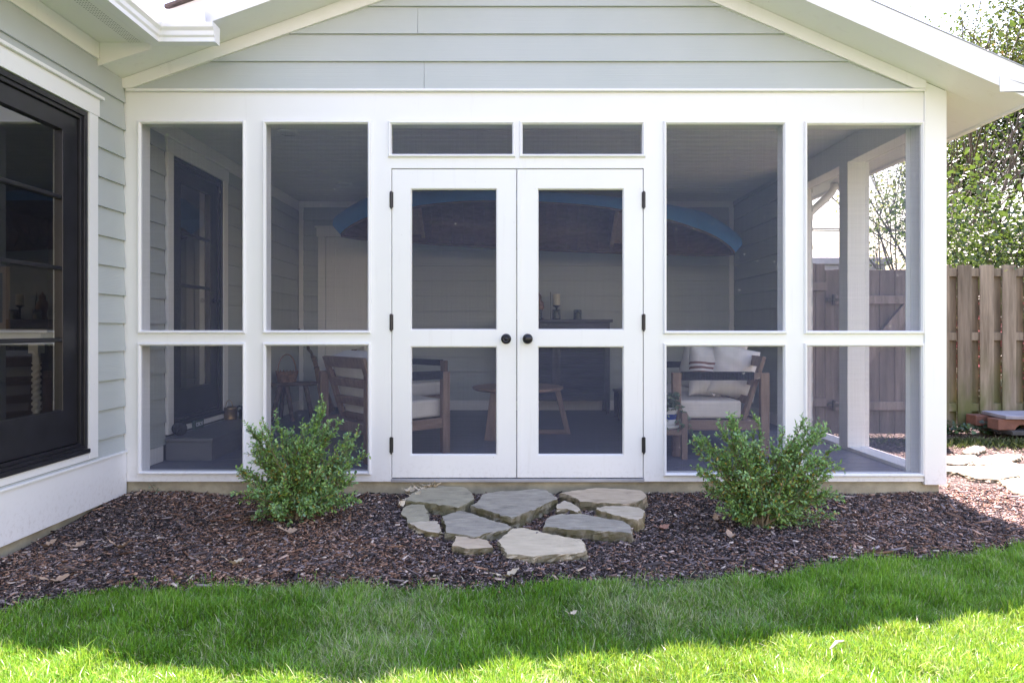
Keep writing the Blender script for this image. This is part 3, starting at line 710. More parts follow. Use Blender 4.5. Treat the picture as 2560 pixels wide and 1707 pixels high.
# ================================================================== FURNITURE ON THE PORCH
def lounge(label, cat, loc, rz, width, cushions, name, back_cushion=True, group=None):
    """slatted teak lounge seat, local x = forward, y = to its left; every leg, arm and cushion a part"""
    t = thing(name, label, cat, loc, rz, group)
    D, w = .73, width / 2
    lw, ld = .048, .066
    for sx in (0, 1):
        for sy in (-1, 1):
            x = ld / 2 if sx == 0 else D - ld / 2
            MB().box(x - ld / 2, x + ld / 2, sy * w - lw / 2, sy * w + lw / 2, 0, .63).build('leg', M['teak'], t, False, bevel=.004)
    for sy in (-1, 1):
        b = MB().box(ld + .0005, D - ld - .0005, sy * w - lw / 2 + .001, sy * w + lw / 2 - .001, .582, .629)
        a = b.build('arm', M['teakx'], t, False, bevel=.004)
        r = MB(); n = 46; x0, x1 = ld + .05, D - ld - .004
        for k in range(n):
            x = x0 + (x1 - x0) * k / n; e = (x1 - x0) / n * .94
            r.box(x, x + e, sy * w - lw / 2 - .005, sy * w + lw / 2 + .005, .575, .637)
        r.build('rope_wrap', M['rope'], a, False, bevel=.004)
    sr = MB().box(ld + .001, D - ld - .001, -w - .018, -w + .018, .198, .274).build('side_rail', M['teakx'], t, False, bevel=.004)
    MB().box(ld + .001, D - ld - .001, w - .018, w + .018, .198, .274).build('side_rail', M['teakx'], t, False, bevel=.004)
    MB().box(D - ld + .01, D - .01, -w + lw / 2 + .001, w - lw / 2 - .001, .198, .274).build('front_rail', M['teak'], t, False, bevel=.004)
    MB().box(.012, ld - .012, -w + lw / 2 + .001, w - lw / 2 - .001, .198, .274).build('back_rail', M['teak'], t, False, bevel=.004)
    MB().box(ld + .002, D - ld - .002, -w + .03, w - .03, .225, .262).build('seat_deck', M['teakx'], t, False)
    # reclined slatted back: one connected ladder of stiles and slats
    iw = w - lw / 2 - .012
    rise, lean = .50, .20
    cuts = [(0, .0), (.10, .0)]
    zs = [.0, .045, .105, .185, .275, .36, .435, .52]
    hol = [(-iw + .062, iw - .062, .105 - .0, .185), (-iw + .062, iw - .062, .265, .345), (-iw + .062, iw - .062, .42 - .0, .43)]
    hol = [(-iw + .06, iw - .06, .075, .150), (-iw + .06, iw - .06, .212, .300), (-iw + .06, iw - .06, .365, .455)]
    bb = slab((-iw, iw, .0, .535), hol, 0, .030, 'X')
    bo = bb.build('back_frame', M['teak'], t, False, bevel=.003)
    ang = math.atan2(.155, .48)
    bo.data.transform(Matrix.Translation((.165, 0, .235)) @ Matrix.Rotation(-ang, 4, 'Y'))
    cw = (2 * iw - .02) / cushions
    for k in range(cushions):
        y0 = -iw + .01 + k * cw
        cushion(t, 'seat_cushion', (.185, D - .012, y0 + .004, y0 + cw - .004, .276, .415), 0)
        if back_cushion:
            c = cushion(t, 'back_cushion', (0, .15, y0 + .004, y0 + cw - .004, 0, .50), .0)
            c.data.transform(Matrix.Translation((.205, 0, .272)) @ Matrix.Rotation(-ang, 4, 'Y'))
    return t
def cushion(t, name, bx, puff):
    x0, x1, y0, y1, z0, z1 = bx
    bm = bmesh.new(); bmesh.ops.create_cube(bm, size=1)
    bmesh.ops.subdivide_edges(bm, edges=bm.edges, cuts=5, use_grid_fill=True)
    for v in bm.verts:
        u = v.co * 2
        e = [max(abs(u.y), abs(u.z)), max(abs(u.x), abs(u.z)), max(abs(u.x), abs(u.y))]
        k = 1 + .05 * (1 - min(1, sorted((abs(u.x), abs(u.y), abs(u.z)))[1]) ** 2)
        v.co = Vector(((x0 + x1) / 2 + u.x * (x1 - x0) / 2 * (k if abs(u.x) > .99 else 1), (y0 + y1) / 2 + u.y * (y1 - y0) / 2 * .995, (z0 + z1) / 2 + u.z * (z1 - z0) / 2 * (k if abs(u.z) > .99 else 1)))
    me = bpy.data.meshes.new(name); bm.to_mesh(me); bm.free(); me.materials.append(M['fabric'])
    o = link(name, me, t, False, bevel=.022, smooth=True, seg=4)
    o.modifiers['bevel'].angle_limit = R(50)
    return o
lounge('teak armchair with slatted back and white cushions, its back to the double doors', 'armchair', (-1.275, .64, FLOOR), R(41.2), .716, 1, 'armchair', group='teak armchairs')
lounge('teak armchair deeper in the porch near the white back door, half behind another armchair', 'armchair', (-1.478, 2.934, FLOOR), R(-39.3), .716, 1, 'armchair', group='teak armchairs')
lounge('teak sofa with black rope arms and white seat cushions along the right-hand screens', 'sofa', (1.945, 1.54, FLOOR), R(180), 1.72, 2, 'sofa', back_cushion=False)

def pillow(name, label, w, h, th, mats, loc, rot, stripes=False, seedv=0, horns=.08):
    n = 22; b = MB(); r = np.random.default_rng(seedv); ph = r.random(4) * 6
    for side in (1, -1):
        i0 = len(b.v)
        for i in range(n + 1):
            for j in range(n + 1):
                u, v = -1 + 2 * i / n, -1 + 2 * j / n
                px = u * w / 2 * (1 - horns * (1 - v * v)); pz = v * h / 2 * (1 - horns * (1 - u * u))
                t = ((1 - abs(u) ** 2.6) * (1 - abs(v) ** 2.6)) ** .55
                wr = .006 * math.sin(5 * u + 3 * v + ph[0]) + .004 * math.sin(11 * u - 7 * v + ph[1]) + .004 * math.sin(13 * v + 4 * u + ph[2])
                b.v.append((px, side * (th / 2 * t + wr * t), pz))
        for i in range(n):
            for j in range(n):
                a = i0 + i * (n + 1) + j
                v = -1 + 2 * (j + .5) / n
                b.f.append((a, a + n + 1, a + n + 2, a + 1)); b.mi.append(1 if stripes and any(abs(v - s) < .046 for s in (-.32, -.13, .06, .25)) else 0)
    me = bpy.data.meshes.new(name); me.from_pydata(b.v, [], b.f)
    for m in mats: me.materials.append(m)
    if len(mats) > 1: me.polygons.foreach_set('material_index', b.mi)
    bm = bmesh.new(); bm.from_mesh(me); bmesh.ops.remove_doubles(bm, verts=bm.verts, dist=.0015); bmesh.ops.recalc_face_normals(bm, faces=bm.faces); bm.to_mesh(me); bm.free()
    me.transform(Matrix.Translation((0, 0, h / 2)))
    o = bpy.data.objects.new(name, me); COL.objects.link(o); o.location = loc; o.rotation_euler = [R(a) for a in rot]
    me.polygons.foreach_set('use_smooth', [True] * len(me.polygons)); ROOTLOC[name] = Vector(loc)
    tag(o, label, 'pillow'); return o
SZ = FLOOR + .415
pillow('pillow', 'plump plain white square pillow at the near end of the teak sofa', .42, .43, .24, [M['fabric']], (1.74, .95, SZ - .004), (-8, 14, 12), seedv=3, horns=.05)
pillow('pillow', 'plain white pillow at the back of the sofa, behind the striped one', .54, .50, .25, [M['fabric']], (1.66, 1.38, SZ - .004), (0, 12, -30), seedv=5, horns=.06)
sp = pillow('pillow', 'white pillow with rust stripes propped on the teak sofa', .29, .44, .20, [M['fabric'], M['stripe']], (1.545, .97, SZ - .004), (-10, 7, 14), True, seedv=9, horns=.10)
tg = MB().box(-.012, .085, -.001, .0, -.013, .013).build('sewn_tag', M['tagw'], sp, False)
tg.location = (-.01, -.055, .075); tg.rotation_euler = (R(-20), R(38), 0)

# coffee table
tb = thing('coffee_table', 'low round wooden coffee table in the middle of the porch', 'table', (.06, 1.62, FLOOR))
ZT = .575
MB().lathe([(0.0, ZT - .03), (.38, ZT - .03), (.405, ZT - .018), (.405, ZT - .004), (.40, ZT)], (.06, 1.62, 0), 'Z', 48).build('table_top', M['tabletop'], tb)
def slope(b, x0, x1, y, w, d):
    return b.beam((x0, y, FLOOR + .0), (x1, y, ZT - .031), w, d, (0, 1, 0))
slope(MB(), -.175, -.12, 1.40, .115, .045).build('leg', M['teak'], tb, bevel=.003)
b = MB().prism([(.545, 1.765, FLOOR), (.495, 1.765, FLOOR), (.395, 1.765, ZT - .031), (.445, 1.765, ZT - .031)], (0, .045, 0)); b.build('leg', M['teak'], tb, bevel=.003)
MB().prism([(-.05, 1.765, FLOOR), (.0, 1.765, FLOOR), (.06, 1.765, ZT - .031), (.01, 1.765, ZT - .031)], (0, .045, 0)).build('leg', M['teak'], tb, bevel=.003)
MB().box(.001, .494, 1.767, 1.808, FLOOR + .0, FLOOR + .04).build('foot_bar', M['teakx'], tb, bevel=.003)

# dark sideboard with louvred front
sx0, sx1, sy0, sy1 = -.10, 1.12, 3.25, 3.62
sb = thing('sideboard', 'dark slatted sideboard against the grey back wall', 'sideboard', ((sx0 + sx1) / 2, (sy0 + sy1) / 2, FLOOR))
MB().box(sx0 - .02, sx1 + .03, sy0 - .02, sy1 + .01, 1.165, 1.197).build('top', M['darkwood'], sb, bevel=.003)
MB().box(sx0, sx1, sy0 + .012, sy1, .275, 1.164).build('carcass', M['darkwood'], sb, bevel=.002)
b = MB(); z = .30
for c0, c1 in ((sx0 + .03, (sx0 + sx1) / 2 - .012), ((sx0 + sx1) / 2 + .012, sx1 - .03)):
    d = slab((c0, c1, .29, 1.06), [(c0 + .035, c1 - .035, .33, 1.03)], sy0 - .004, sy0 + .011).build('louvred_door', M['darkwood'], sb, bevel=.002)
    b = MB(); z = .335
    while z < 1.02:
        b.prism([(c0 + .036, sy0 + .0105, z), (c0 + .036, sy0 + .0105, z + .024), (c0 + .036, sy0 - .002, z + .004), (c0 + .036, sy0 - .002, z)], (c1 - c0 - .072, 0, 0)); z += .0285
    b.build('slats', M['darkwood'], d)
MB().box(sx0 + .03, sx1 - .03, sy0 - .003, sy0 + .0115, 1.085, 1.15).build('drawer', M['darkwood'], sb, bevel=.002)
for x in (sx0 + .02, sx1 - .02):
    for y in (sy0 + .035, sy1 - .02):
        MB().box(x - .02, x + .02, y - .02, y + .02, FLOOR, .2745).build('leg', M['darkwood'], sb)
TOP = 1.1972
def on_top(px, y): return at(px, 0, y)[0]
cx = on_top(1391.5, 3.42)
cs = thing('candlestick', 'dark stemmed candlestick carrying a thick ivory pillar candle on the sideboard', 'candlestick', (cx, 3.42, TOP))
MB().lathe([(.05, 0), (.05, .006), (.012, .014), (.010, .07), (.014, .08), (.010, .09), (.012, .135), (.035, .155), (.047, .160), (.047, .166)], (cx, 3.42, TOP), 'Z', 20).build('stem', M['iron'], cs, smooth=False)
cd_ = MB().lathe([(.0, .1665), (.040, .1665), (.041, .17), (.041, .292), (.036, .296), (.0, .291)], (cx, 3.42, TOP), 'Z', 24, cap=False).build('candle', M['wax'], cs, smooth=True)
MB().tube([(cx, 3.42, TOP + .290), (cx + .002, 3.42, TOP + .306)], .0014, 6).build('wick', M['rope'], cd_)
def votive(px, y, label):
    x = on_top(px, y); t = thing('candle_jar', label, 'candle jar', (x, y, TOP), 0, 'glass candle jars on the sideboard')
    MB().lathe([(.0, .001), (.046, .001), (.048, .006), (.048, .115), (.0455, .115), (.0455, .008), (.0, .008)], (x, y, TOP), 'Z', 24, cap=False).build('jar', M['jar'], t, smooth=True)
    MB().lathe([(.0, .0085), (.040, .0085), (.040, .10), (.0, .098)], (x, y, TOP), 'Z', 20, cap=False).build('candle', M['wax'], t, smooth=True)
votive(1391, 3.31, 'glass candle jar standing right in front of the candlestick')
votive(1444, 3.42, 'glass candle jar standing alone toward the end of the sideboard')
votive(1345, 3.40, 'glass candle jar beside the brown wooden figure, half hidden by the door stile')
fx = on_top(1346, 3.50)
b = MB().lathe([(.05, 0), (.055, .01), (.038, .03), (.045, .08), (.060, .14), (.052, .20), (.030, .23), (.036, .26), (.028, .285), (.012, .305), (.004, .33)], (fx, 3.50, TOP), 'Z', 14)
rr = random.Random(4); b.v = [(fx + (x - fx) * rr.uniform(.8, 1.25), 3.5 + (y - 3.5) * rr.uniform(.8, 1.2), z) for x, y, z in b.v]
tag(b.build('wood_figure', M['wicker'], smooth=True), 'knobbly brown carved figure standing on the sideboard', 'figurine')
ix = on_top(1377.5, 3.55)
tag(MB().tube([(ix, 3.585, TOP), (ix + .001, 3.60, TOP + .16), (ix, 3.625, TOP + .33)], .0035, 8).build('candle_snuffer', M['iron']), 'thin dark rod leaning on the wall beside the candlestick', 'candle snuffer')

# dark end table beyond the sofa
et = thing('end_table', 'small dark side table past the far end of the sofa', 'side table', (1.31, 2.88, FLOOR))
MB().box(1.12, 1.50, 2.69, 3.07, .405, .43).build('top', M['darkwood'], et, bevel=.003)
for x in (1.16, 1.46):
    for y in (2.73, 3.03): MB().box(x - .026, x + .026, y - .026, y + .026, FLOOR, .4045).build('leg', M['darkwood'], et)
for y in (2.73, 3.03): MB().box(1.187, 1.433, y - .012, y + .012, .34, .404).build('apron', M['darkwood'], et)

# plant stand, pot, ivy
px_, py_ = 1.175, .655
ps = thing('plant_stand', 'square-legged wooden plant stand in front of the sofa', 'plant stand', (px_, py_, FLOOR))
for sx in (-1, 1):
    for sy in (-1, 1):
        MB().box(px_ + sx * .10 - .021, px_ + sx * .10 + .021, py_ + sy * .10 - .021, py_ + sy * .10 + .021, FLOOR, .468).build('leg', M['teak'], ps, bevel=.002)
MB().box(px_ - .0785, px_ + .0785, py_ - .118, py_ - .082, .305, .345).build('cross_bar', M['teakx'], ps, bevel=.002)
MB().box(px_ - .0785, px_ + .0785, py_ + .082, py_ + .118, .305, .345).build('cross_bar', M['teakx'], ps, bevel=.002)
MB().box(px_ - .118, px_ - .082, py_ - .0785, py_ + .0785, .305, .345).build('cross_bar', M['teak'], ps, bevel=.002)
MB().box(px_ + .082, px_ + .118, py_ - .0785, py_ + .0785, .305, .345).build('cross_bar', M['teak'], ps, bevel=.002)
ZP = .3455
pot = thing('potted_ivy', 'trailing ivy in a white pot with a blue band on the plant stand', 'potted plant', (px_, py_, ZP))
MB().lathe([(.0, 0), (.083, 0), (.088, .018), (.083, .02), (.0, .012)], (px_, py_, ZP), 'Z', 32, cap=False).build('saucer', M['ceramic'], pot, smooth=True)
b = MB().lathe([(.056, .0125), (.060, .03), (.065, .0655)], (px_, py_, ZP), 'Z', 32)
b.cur = 1; b.lathe([(.0652, .0656), (.0712, .106)], (px_, py_, ZP), 'Z', 32, cap=False); b.cur = 0
b.lathe([(.0712, .1062), (.078, .148), (.082, .152), (.078, .156), (.072, .15), (.071, .14), (.0, .138)], (px_, py_, ZP), 'Z', 32, cap=False)
b.build('pot', [M['ceramic'], M['blueband']], pot, smooth=True)
def ivy_leaf(P, d, nrm, L, out, tin, t):
    d = Vector(d).normalized(); nrm = Vector(nrm); s = d.cross(nrm)
    if s.length < 1e-4: s = d.cross(Vector((1, 0, 0)))
    s.normalize(); u = s.cross(d)
    sh = [(0, 0), (.05, .42), (.34, .52), (.45, .30), (.74, .30), (1.0, 0), (.74, -.30), (.45, -.30), (.34, -.52), (.05, -.42)]
    i = len(out.v); 
    for a, c in sh: out.v.append(tuple(Vector(P) + d * L * a + s * L * c + u * L * (.16 * abs(c) - .22 * a * a)))
    for q in range(1, 9): out.f.append((i, i + q, i + q + 1)); out.mi.append(0)
    tin += [t] * 10
def ivy(parent, strands, leaf, seed, base, name='foliage', mt=None, L0=.026):
    r = random.Random(seed); lv = MB(); st = MB(); tin = []
    for pts in strands:
        pts = [Vector(p) for p in pts]; st.tube(pts, .0016, 5)
        n = max(3, int(sum((pts[k + 1] - pts[k]).length for k in range(len(pts) - 1)) / leaf))
        for q in range(n):
            f = (q + r.random()) / n * (len(pts) - 1); k = min(int(f), len(pts) - 2); p = pts[k].lerp(pts[k + 1], f - k)
            a = r.uniform(0, 6.28); d = Vector((math.cos(a), math.sin(a), r.uniform(-.5, .25)))
            nv = Vector((r.uniform(-.5, .5), r.uniform(-.9, .1), r.uniform(.5, 1)))
            q0 = p + d * r.uniform(.004, .016); st.tube([p, q0], .0009, 4)
            ivy_leaf(q0, d, nv, L0 * r.uniform(.7, 1.35), lv, tin, r.random())
    st.build('stems', M['stem'], parent)
    o = lv.build(name, mt, parent, fix=False)
    a = o.data.attributes.new('tint', 'FLOAT', 'POINT'); a.data.foreach_set('value', tin)
    return o
M['ivy'] = leafmat('ivy_leaf', [(0, (.045, .085, .045)), (.6, (.10, .16, .08)), (1, (.24, .30, .20))], .35, .15)
M['ivydark'] = leafmat('ground_ivy_leaf', [(0, (.015, .04, .022)), (.7, (.035, .085, .04)), (1, (.10, .20, .05))], .28, .15)
r_ = random.Random(2); strands = []
for k in range(30):
    a = r_.uniform(0, 6.28); rad = r_.uniform(.05, .13); top = r_.uniform(.15, .26)
    strands.append([(px_, py_, ZP + .13), (px_ + .4 * rad * math.cos(a), py_ + .4 * rad * math.sin(a), ZP + top), (px_ + rad * math.cos(a), py_ + rad * math.sin(a), ZP + top + r_.uniform(-.06, .03))])
for a, ln in ((.1, .16), (-.35, .22), (2.9, .24), (3.4, .12), (-1.2, .08), (-1.9, .10), (3.0, .30)):
    c, s = math.cos(a), math.sin(a)
    strands.append([(px_ + .05 * c, py_ + .05 * s, ZP + .15), (px_ + .10 * c, py_ + .10 * s, ZP + .16), (px_ + .135 * c, py_ + .135 * s, ZP + .08), (px_ + (.14 + ln * .15) * c, py_ + .14 * s, ZP + .10 - ln * .7), (px_ + (.15 + ln * .5) * c, py_ + .15 * s, ZP + .08 - ln)])
ivy(pot, strands, .013, 5, None, mt=M['ivy'])

# rustic stool with the basket, broom
sx, sy, sz = -2.30, 2.77, .525
stl = thing('stool', 'old dark three-plank milking stool under the basket', 'stool', (sx, sy, FLOOR))
b = MB().prism([(-2.52, 2.64, sz - .035), (-2.08, 2.60, sz - .028), (-2.05, 2.72, sz - .03), (-2.10, 2.86, sz - .03), (-2.50, 2.90, sz - .035)], (0, .0, .035))
b.build('seat', M['oldwood'], stl, bevel=.006)
for (a, c) in (((-2.42, 2.68, sz - .035), (-2.50, 2.62, FLOOR)), ((-2.36, 2.70, sz - .035), (-2.27, 2.62, FLOOR)), ((-2.16, 2.70, sz - .032), (-2.06, 2.62, FLOOR)), ((-2.2, 2.82, sz - .032), (-2.16, 2.92, FLOOR)), ((-2.44, 2.84, sz - .035), (-2.5, 2.92, FLOOR))):
    MB().tube([a, c], [.027, .022], 9).build('leg', M['oldwood'], stl)
bk = thing('basket', 'woven brown basket with a hoop handle on the old stool', 'basket', (-2.375, 2.75, sz))
b = MB(); n = 40
for k in range(9):
    z = sz + .006 + k * .0125; r0 = .088 + .022 * (k / 8)
    pts = [(-2.375 + (r0 + .004 * math.sin(q * math.pi + k * math.pi)) * math.cos(q / n * 2 * math.pi), 2.75 + (r0 + .004 * math.sin(q * math.pi + k * math.pi)) * math.sin(q / n * 2 * math.pi), z + .0016 * math.cos(q * math.pi / 2 + k * 3)) for q in range(n + 1)]
    b.tube(pts, .0068, 6, cap=False)
for q in range(20):
    a = q / 20 * 2 * math.pi; b.tube([(-2.375 + .088 * math.cos(a), 2.75 + .088 * math.sin(a), sz + .002), (-2.375 + .112 * math.cos(a), 2.75 + .112 * math.sin(a), sz + .125)], .005, 5)
b.lathe([(.0, .002), (.088, .002), (.088, .006), (0, .006)], (-2.375, 2.75, sz), 'Z', 24, cap=False)
b.build('weave', M['wicker'], bk, smooth=True)
MB().tube([(-2.375 + .095 * math.cos(t), 2.75, sz + .12 + .175 * math.sin(t)) for t in np.linspace(0, math.pi, 17)], .0068, 8).build('handle', M['wicker'], bk, smooth=True)
br = thing('broom', 'straw broom with twisted dark handle leaning in the porch corner', 'broom', (-2.06, 3.12, FLOOR))
tp = Vector((-2.49, 3.52, 1.08)); nk = Vector((-2.245, 3.32, .73)); bt = Vector((-2.02, 3.10, FLOOR))
pts = [tp.lerp(nk, f) + Vector((.007 * math.sin(f * 26), .0, .007 * math.cos(f * 26))) for f in np.linspace(0, 1, 26)]
MB().tube(pts, [.016 - .003 * math.sin(f * 50) for f in np.linspace(0, 1, 26)], 8).build('handle', M['oldwood'], br, smooth=True)
b = MB(); r_ = random.Random(8); d = (bt - nk).normalized(); sd = Vector((.75, -.66, 0)).normalized(); sd = (sd - d * sd.dot(d)).normalized(); ud = d.cross(sd)
for k in range(210):
    f = r_.uniform(-1, 1); g = r_.uniform(-1, 1) * math.sqrt(1 - f * f)
    p0 = nk - d * .05 + sd * f * .020 + ud * g * .020; p1 = nk + d * .10 + sd * f * .026 + ud * g * .024; p2 = nk + d * .28 + sd * f * .062 + ud * g * .034
    L = (bt - nk).length - .012; p3 = nk + d * (L * r_.uniform(.92, 1.0)) + sd * (f * .115 + r_.uniform(-.01, .01)) + ud * (g * .045)
    if p3.z < FLOOR + .003: p3.z = FLOOR + .003
    b.tube([p0, p1, p2, p3], [.0028, .0032, .003, .0018], 4)
br_ = b.build('bristles', M['straw'], br)
b = MB()
for o in (-.03, .0, .095):
    b.tube([nk + d * o + sd * math.cos(t) * .031 + ud * math.sin(t) * .029 for t in np.linspace(0, 2 * math.pi, 15)], .004, 6, cap=False)
b.build('binding', M['oldwood'], br_)
# things on the step
kx, ky, kz = -2.475, 1.54, .2915
kt = thing('brass_can', 'small tarnished brass can with a wire handle standing on the step', 'can', (kx, ky, kz))
MB().lathe([(0, .001), (.054, .001), (.056, .006), (.0545, .012), (.056, .018), (.0545, .024), (.056, .03), (.056, .088), (.058, .092), (.056, .110), (.053, .110), (.053, .01), (0, .01)], (kx, ky, kz), 'Z', 32, cap=False).build('body', M['copper'], kt, smooth=True)
MB().tube([(kx + .03 * math.cos(t) - .012, ky, kz + .105 + .062 * math.sin(t)) for t in np.linspace(0, math.pi, 13)], .003, 6).build('handle', M['copper'], kt, smooth=True)
bx_, by_ = -2.365, 1.585
bl = thing('iron_mug', 'dark iron mug with a ring handle beside the brass can', 'mug', (bx_, by_, kz))
MB().lathe([(0, .001), (.05, .001), (.052, .01), (.048, .075), (.052, .085), (.047, .085), (.043, .01), (0, .01)], (bx_, by_, kz), 'Z', 24, cap=False).build('body', M['iron'], bl, smooth=True)
MB().tube([(bx_ - .035 + .024 * math.cos(t), by_ - .035, kz + .092 + .024 * math.sin(t)) for t in np.linspace(0, 2 * math.pi, 19)], .008, 8, cap=False).build('handle', M['iron'], bl, smooth=True)
wx, wy = -2.468, .60
wr = random.Random(3); b = MB()
for k in range(46):
    ax = Vector((wr.gauss(0, 1), wr.gauss(0, 1), wr.gauss(0, 1))).normalized(); u = ax.orthogonal().normalized(); w_ = ax.cross(u); rad = .0465 + .003 * wr.random()
    b.tube([Vector((wx, wy, kz + .0525)) + (u * math.cos(t) + w_ * math.sin(t)) * rad for t in np.linspace(0, 2 * math.pi, 19)], .0042, 5, cap=False)
tag(b.build('woven_ball', M['rope'], smooth=True), 'dark ball of woven cane resting on the step by the door casing', 'ball')
sg = thing('name_block', 'small green block sign reading CISCO below the black door', 'sign', (XL + .04, .98, kz))
MB().box(XL + .030, XL + .052, .90, 1.06, kz, kz + .072).build('block', plain('green_painted_block', (.05, .09, .075), .6), sg, bevel=.002)
def text(s, size, m, parent, loc, rot, depth=.0015):
    cu = bpy.data.curves.new('lettering', 'FONT'); cu.body = s; cu.size = size; cu.extrude = depth; cu.align_x = 'CENTER'; cu.align_y = 'CENTER'
    t = bpy.data.objects.new('lettering', cu); COL.objects.link(t)
    dg = bpy.context.evaluated_depsgraph_get(); me = bpy.data.meshes.new_from_object(t.evaluated_get(dg)); bpy.data.objects.remove(t)
    me.materials.clear(); me.materials.append(m)
    me.transform(Matrix.Translation(loc) @ rot)
    return link('lettering', me, parent, True)
rt = Matrix(((0, 0, 1), (1, 0, 0), (0, 1, 0))).to_4x4()       # text facing +x, reading along +y
text('CISCO', .042, M['tagw'], sg, Vector((XL + .0525, .98, kz + .036)), rt)
pf = thing('picture_frame', 'white framed picture hanging on the porch wall past the black door', 'picture', (XL + .014, 2.1, 1.757))
slab((1.94, 2.26, 1.757, 2.12), [(1.975, 2.225, 1.792, 2.085)], XL + .0145, XL + .036, 'X').build('frame', M['white'], pf, bevel=.003)
MB().box(XL + .0145, XL + .022, 1.9755, 2.2245, 1.7925, 2.0845).build('picture', plain('dark_print', (.03, .035, .04), .3, var=.8, scale=9), pf)

# ------------------------------------------------------------------ canoe hung on the back wall, lying on its side
cn = thing('canoe', 'long blue canoe with brown ribbed inside, hung on its side high on the back wall', 'canoe', (.28, 2.85, 2.1))
th = R(52); N = Vector((0, -math.cos(th), -math.sin(th))); U = Vector((0, -math.sin(th), math.cos(th)))   # N: out of the open side, U: across the beam
HL = 2.19
C0 = Vector((.28, 2.85, 2.185)); AX = Vector((1, 0, -.046)).normalized()
def station(f):                                   # f in -1..1 -> beam, depth, sheer
    q = abs(f)
    beam = .69 * (1 - q ** 2.3) ** .80 + .006
    sheer = .26 * q ** 2.6
    keel = -.30 + .05 * q ** 6
    return beam, sheer, keel
def hull(scale, inner):
    b = MB(); nf, na = 64, 20
    for i in range(nf + 1):
        f = -1 + 2 * i / nf; beam, sh, ke = station(f)
        fe = f * (1 if not inner else .985)
        dp = sh - ke
        for j in range(na + 1):
            a = math.pi * j / na; c = math.cos(a); s = math.sin(a)
            c = math.copysign(abs(c) ** .52, c); s = s ** .72
            # stem curves back toward the keel
            lng = HL * (fe - math.copysign(.17 * max(0, (abs(f) - .80) / .20) ** 1.5 * (s - .38) ** 2 * 2.2, f))
            b.v.append(tuple(C0 + AX * lng + U * (beam / 2 * c * scale) + N * (sh - dp * s * scale)))
    for i in range(nf):
        for j in range(na):
            q = i * (na + 1) + j; b.f.append((q, q + 1, q + na + 2, q + na + 1)); b.mi.append(0)
    return b
h = hull(1.0, False)
hl = h.build('hull', M['canoe'], cn, smooth=True, fix=False)
ci = hull(.965, True); M['canoein'] = wood('canoe_cedar', (.085, .055, .045), (.19, .125, .10), (8, 30, 30), .6)
ci.build('lining', M['canoein'], cn, smooth=True, fix=False)
for sgn in (1, -1):
    pts = []
    for i in range(61):
        f = -.995 + 1.99 * i / 60; beam, sh, ke = station(f); pts.append(C0 + AX * (HL * (f - math.copysign(.054 * max(0, (abs(f) - .80) / .20) ** 1.5, f))) + U * (sgn * (beam / 2 - .006)) + N * (sh + .004))
    MB().tube(pts, .014, 6).build('gunwale', M['oldwood'], cn)
for k in range(29):
    f = -.76 + 1.52 * k / 28; beam, sh, ke = station(f); dp = sh - ke
    pts = []
    for j in range(17):
        a = math.pi * (j + .25) / 16.5; c = math.cos(a); s = max(0, math.sin(a)); c = math.copysign(abs(c) ** .52, c); s = s ** .72
        pts.append(C0 + AX * (HL * f) + U * (beam / 2 * c * .945) + N * (sh - dp * s * .945))
    b = MB()
    for a_, c_ in zip(pts[:-1], pts[1:]): b.beam(a_, c_, .036, .012, N)
    b.build('rib', M['canoein'], cn)
def seat(fc, ln):
    b0, s0, k0 = station(fc)
    o = C0 + AX * (HL * fc) + N * (s0 - .07); wd = b0 / 2 * .93
    sm = MB(); m = wood('canoe_seat_wood', (.22, .15, .11), (.34, .25, .19), (20, 20, 20))
    for e in (-ln, ln): sm.beam(o + AX * e - U * wd, o + AX * e + U * wd, .040, .022, N)
    for e in (-.36 * wd * 2, .36 * wd * 2): sm.beam(o - AX * (ln - .021) + U * e, o + AX * (ln - .021) + U * e, .04, .02, N)
    s = sm.build('seat', m, cn)
    MB().prism([o + AX * a_ + U * c_ for a_, c_ in ((-ln + .022, -.32 * 2 * wd), (ln - .022, -.32 * 2 * wd), (ln - .022, .32 * 2 * wd), (-ln + .022, .32 * 2 * wd))], N * .006).build('seat_panel', plain('woven_cane', (.25, .19, .15), .8, var=.2, scale=60), s)
seat(.44, .13); seat(-.62, .11)
for fc in (-.05,):
    b0, s0, k0 = station(fc); o = C0 + AX * (HL * fc) + N * (s0 - .02)
    MB().beam(o - U * b0 * .47, o + U * b0 * .47, .05, .022, N).build('thwart', M['canoein'], cn)
q0 = C0 + AX * -.05 + U * .325 - N * .16
MB().box(-.035, .035, -.012, .012, -.02, .02, Matrix.Translation(q0 + U * .012)).build('sticker', M['canoeyellow'], cn)
for x in (-.95, 1.15):
    p = C0 + AX * x + Vector((0, .14, .30))
    hk = tag(MB().tube([(p.x, p.y, CEIL - .001), (p.x, p.y, p.z - .04)], .009, 8).lathe([(.03, -.012), (.03, -.0005)], (p.x, p.y, CEIL), 'Z', 16).build('canoe_strap', M['rope']), 'short black strap holding the canoe to the ceiling, %s' % ('toward the white back door' if x < 0 else 'toward the sofa end'), 'strap', 'canoe straps')

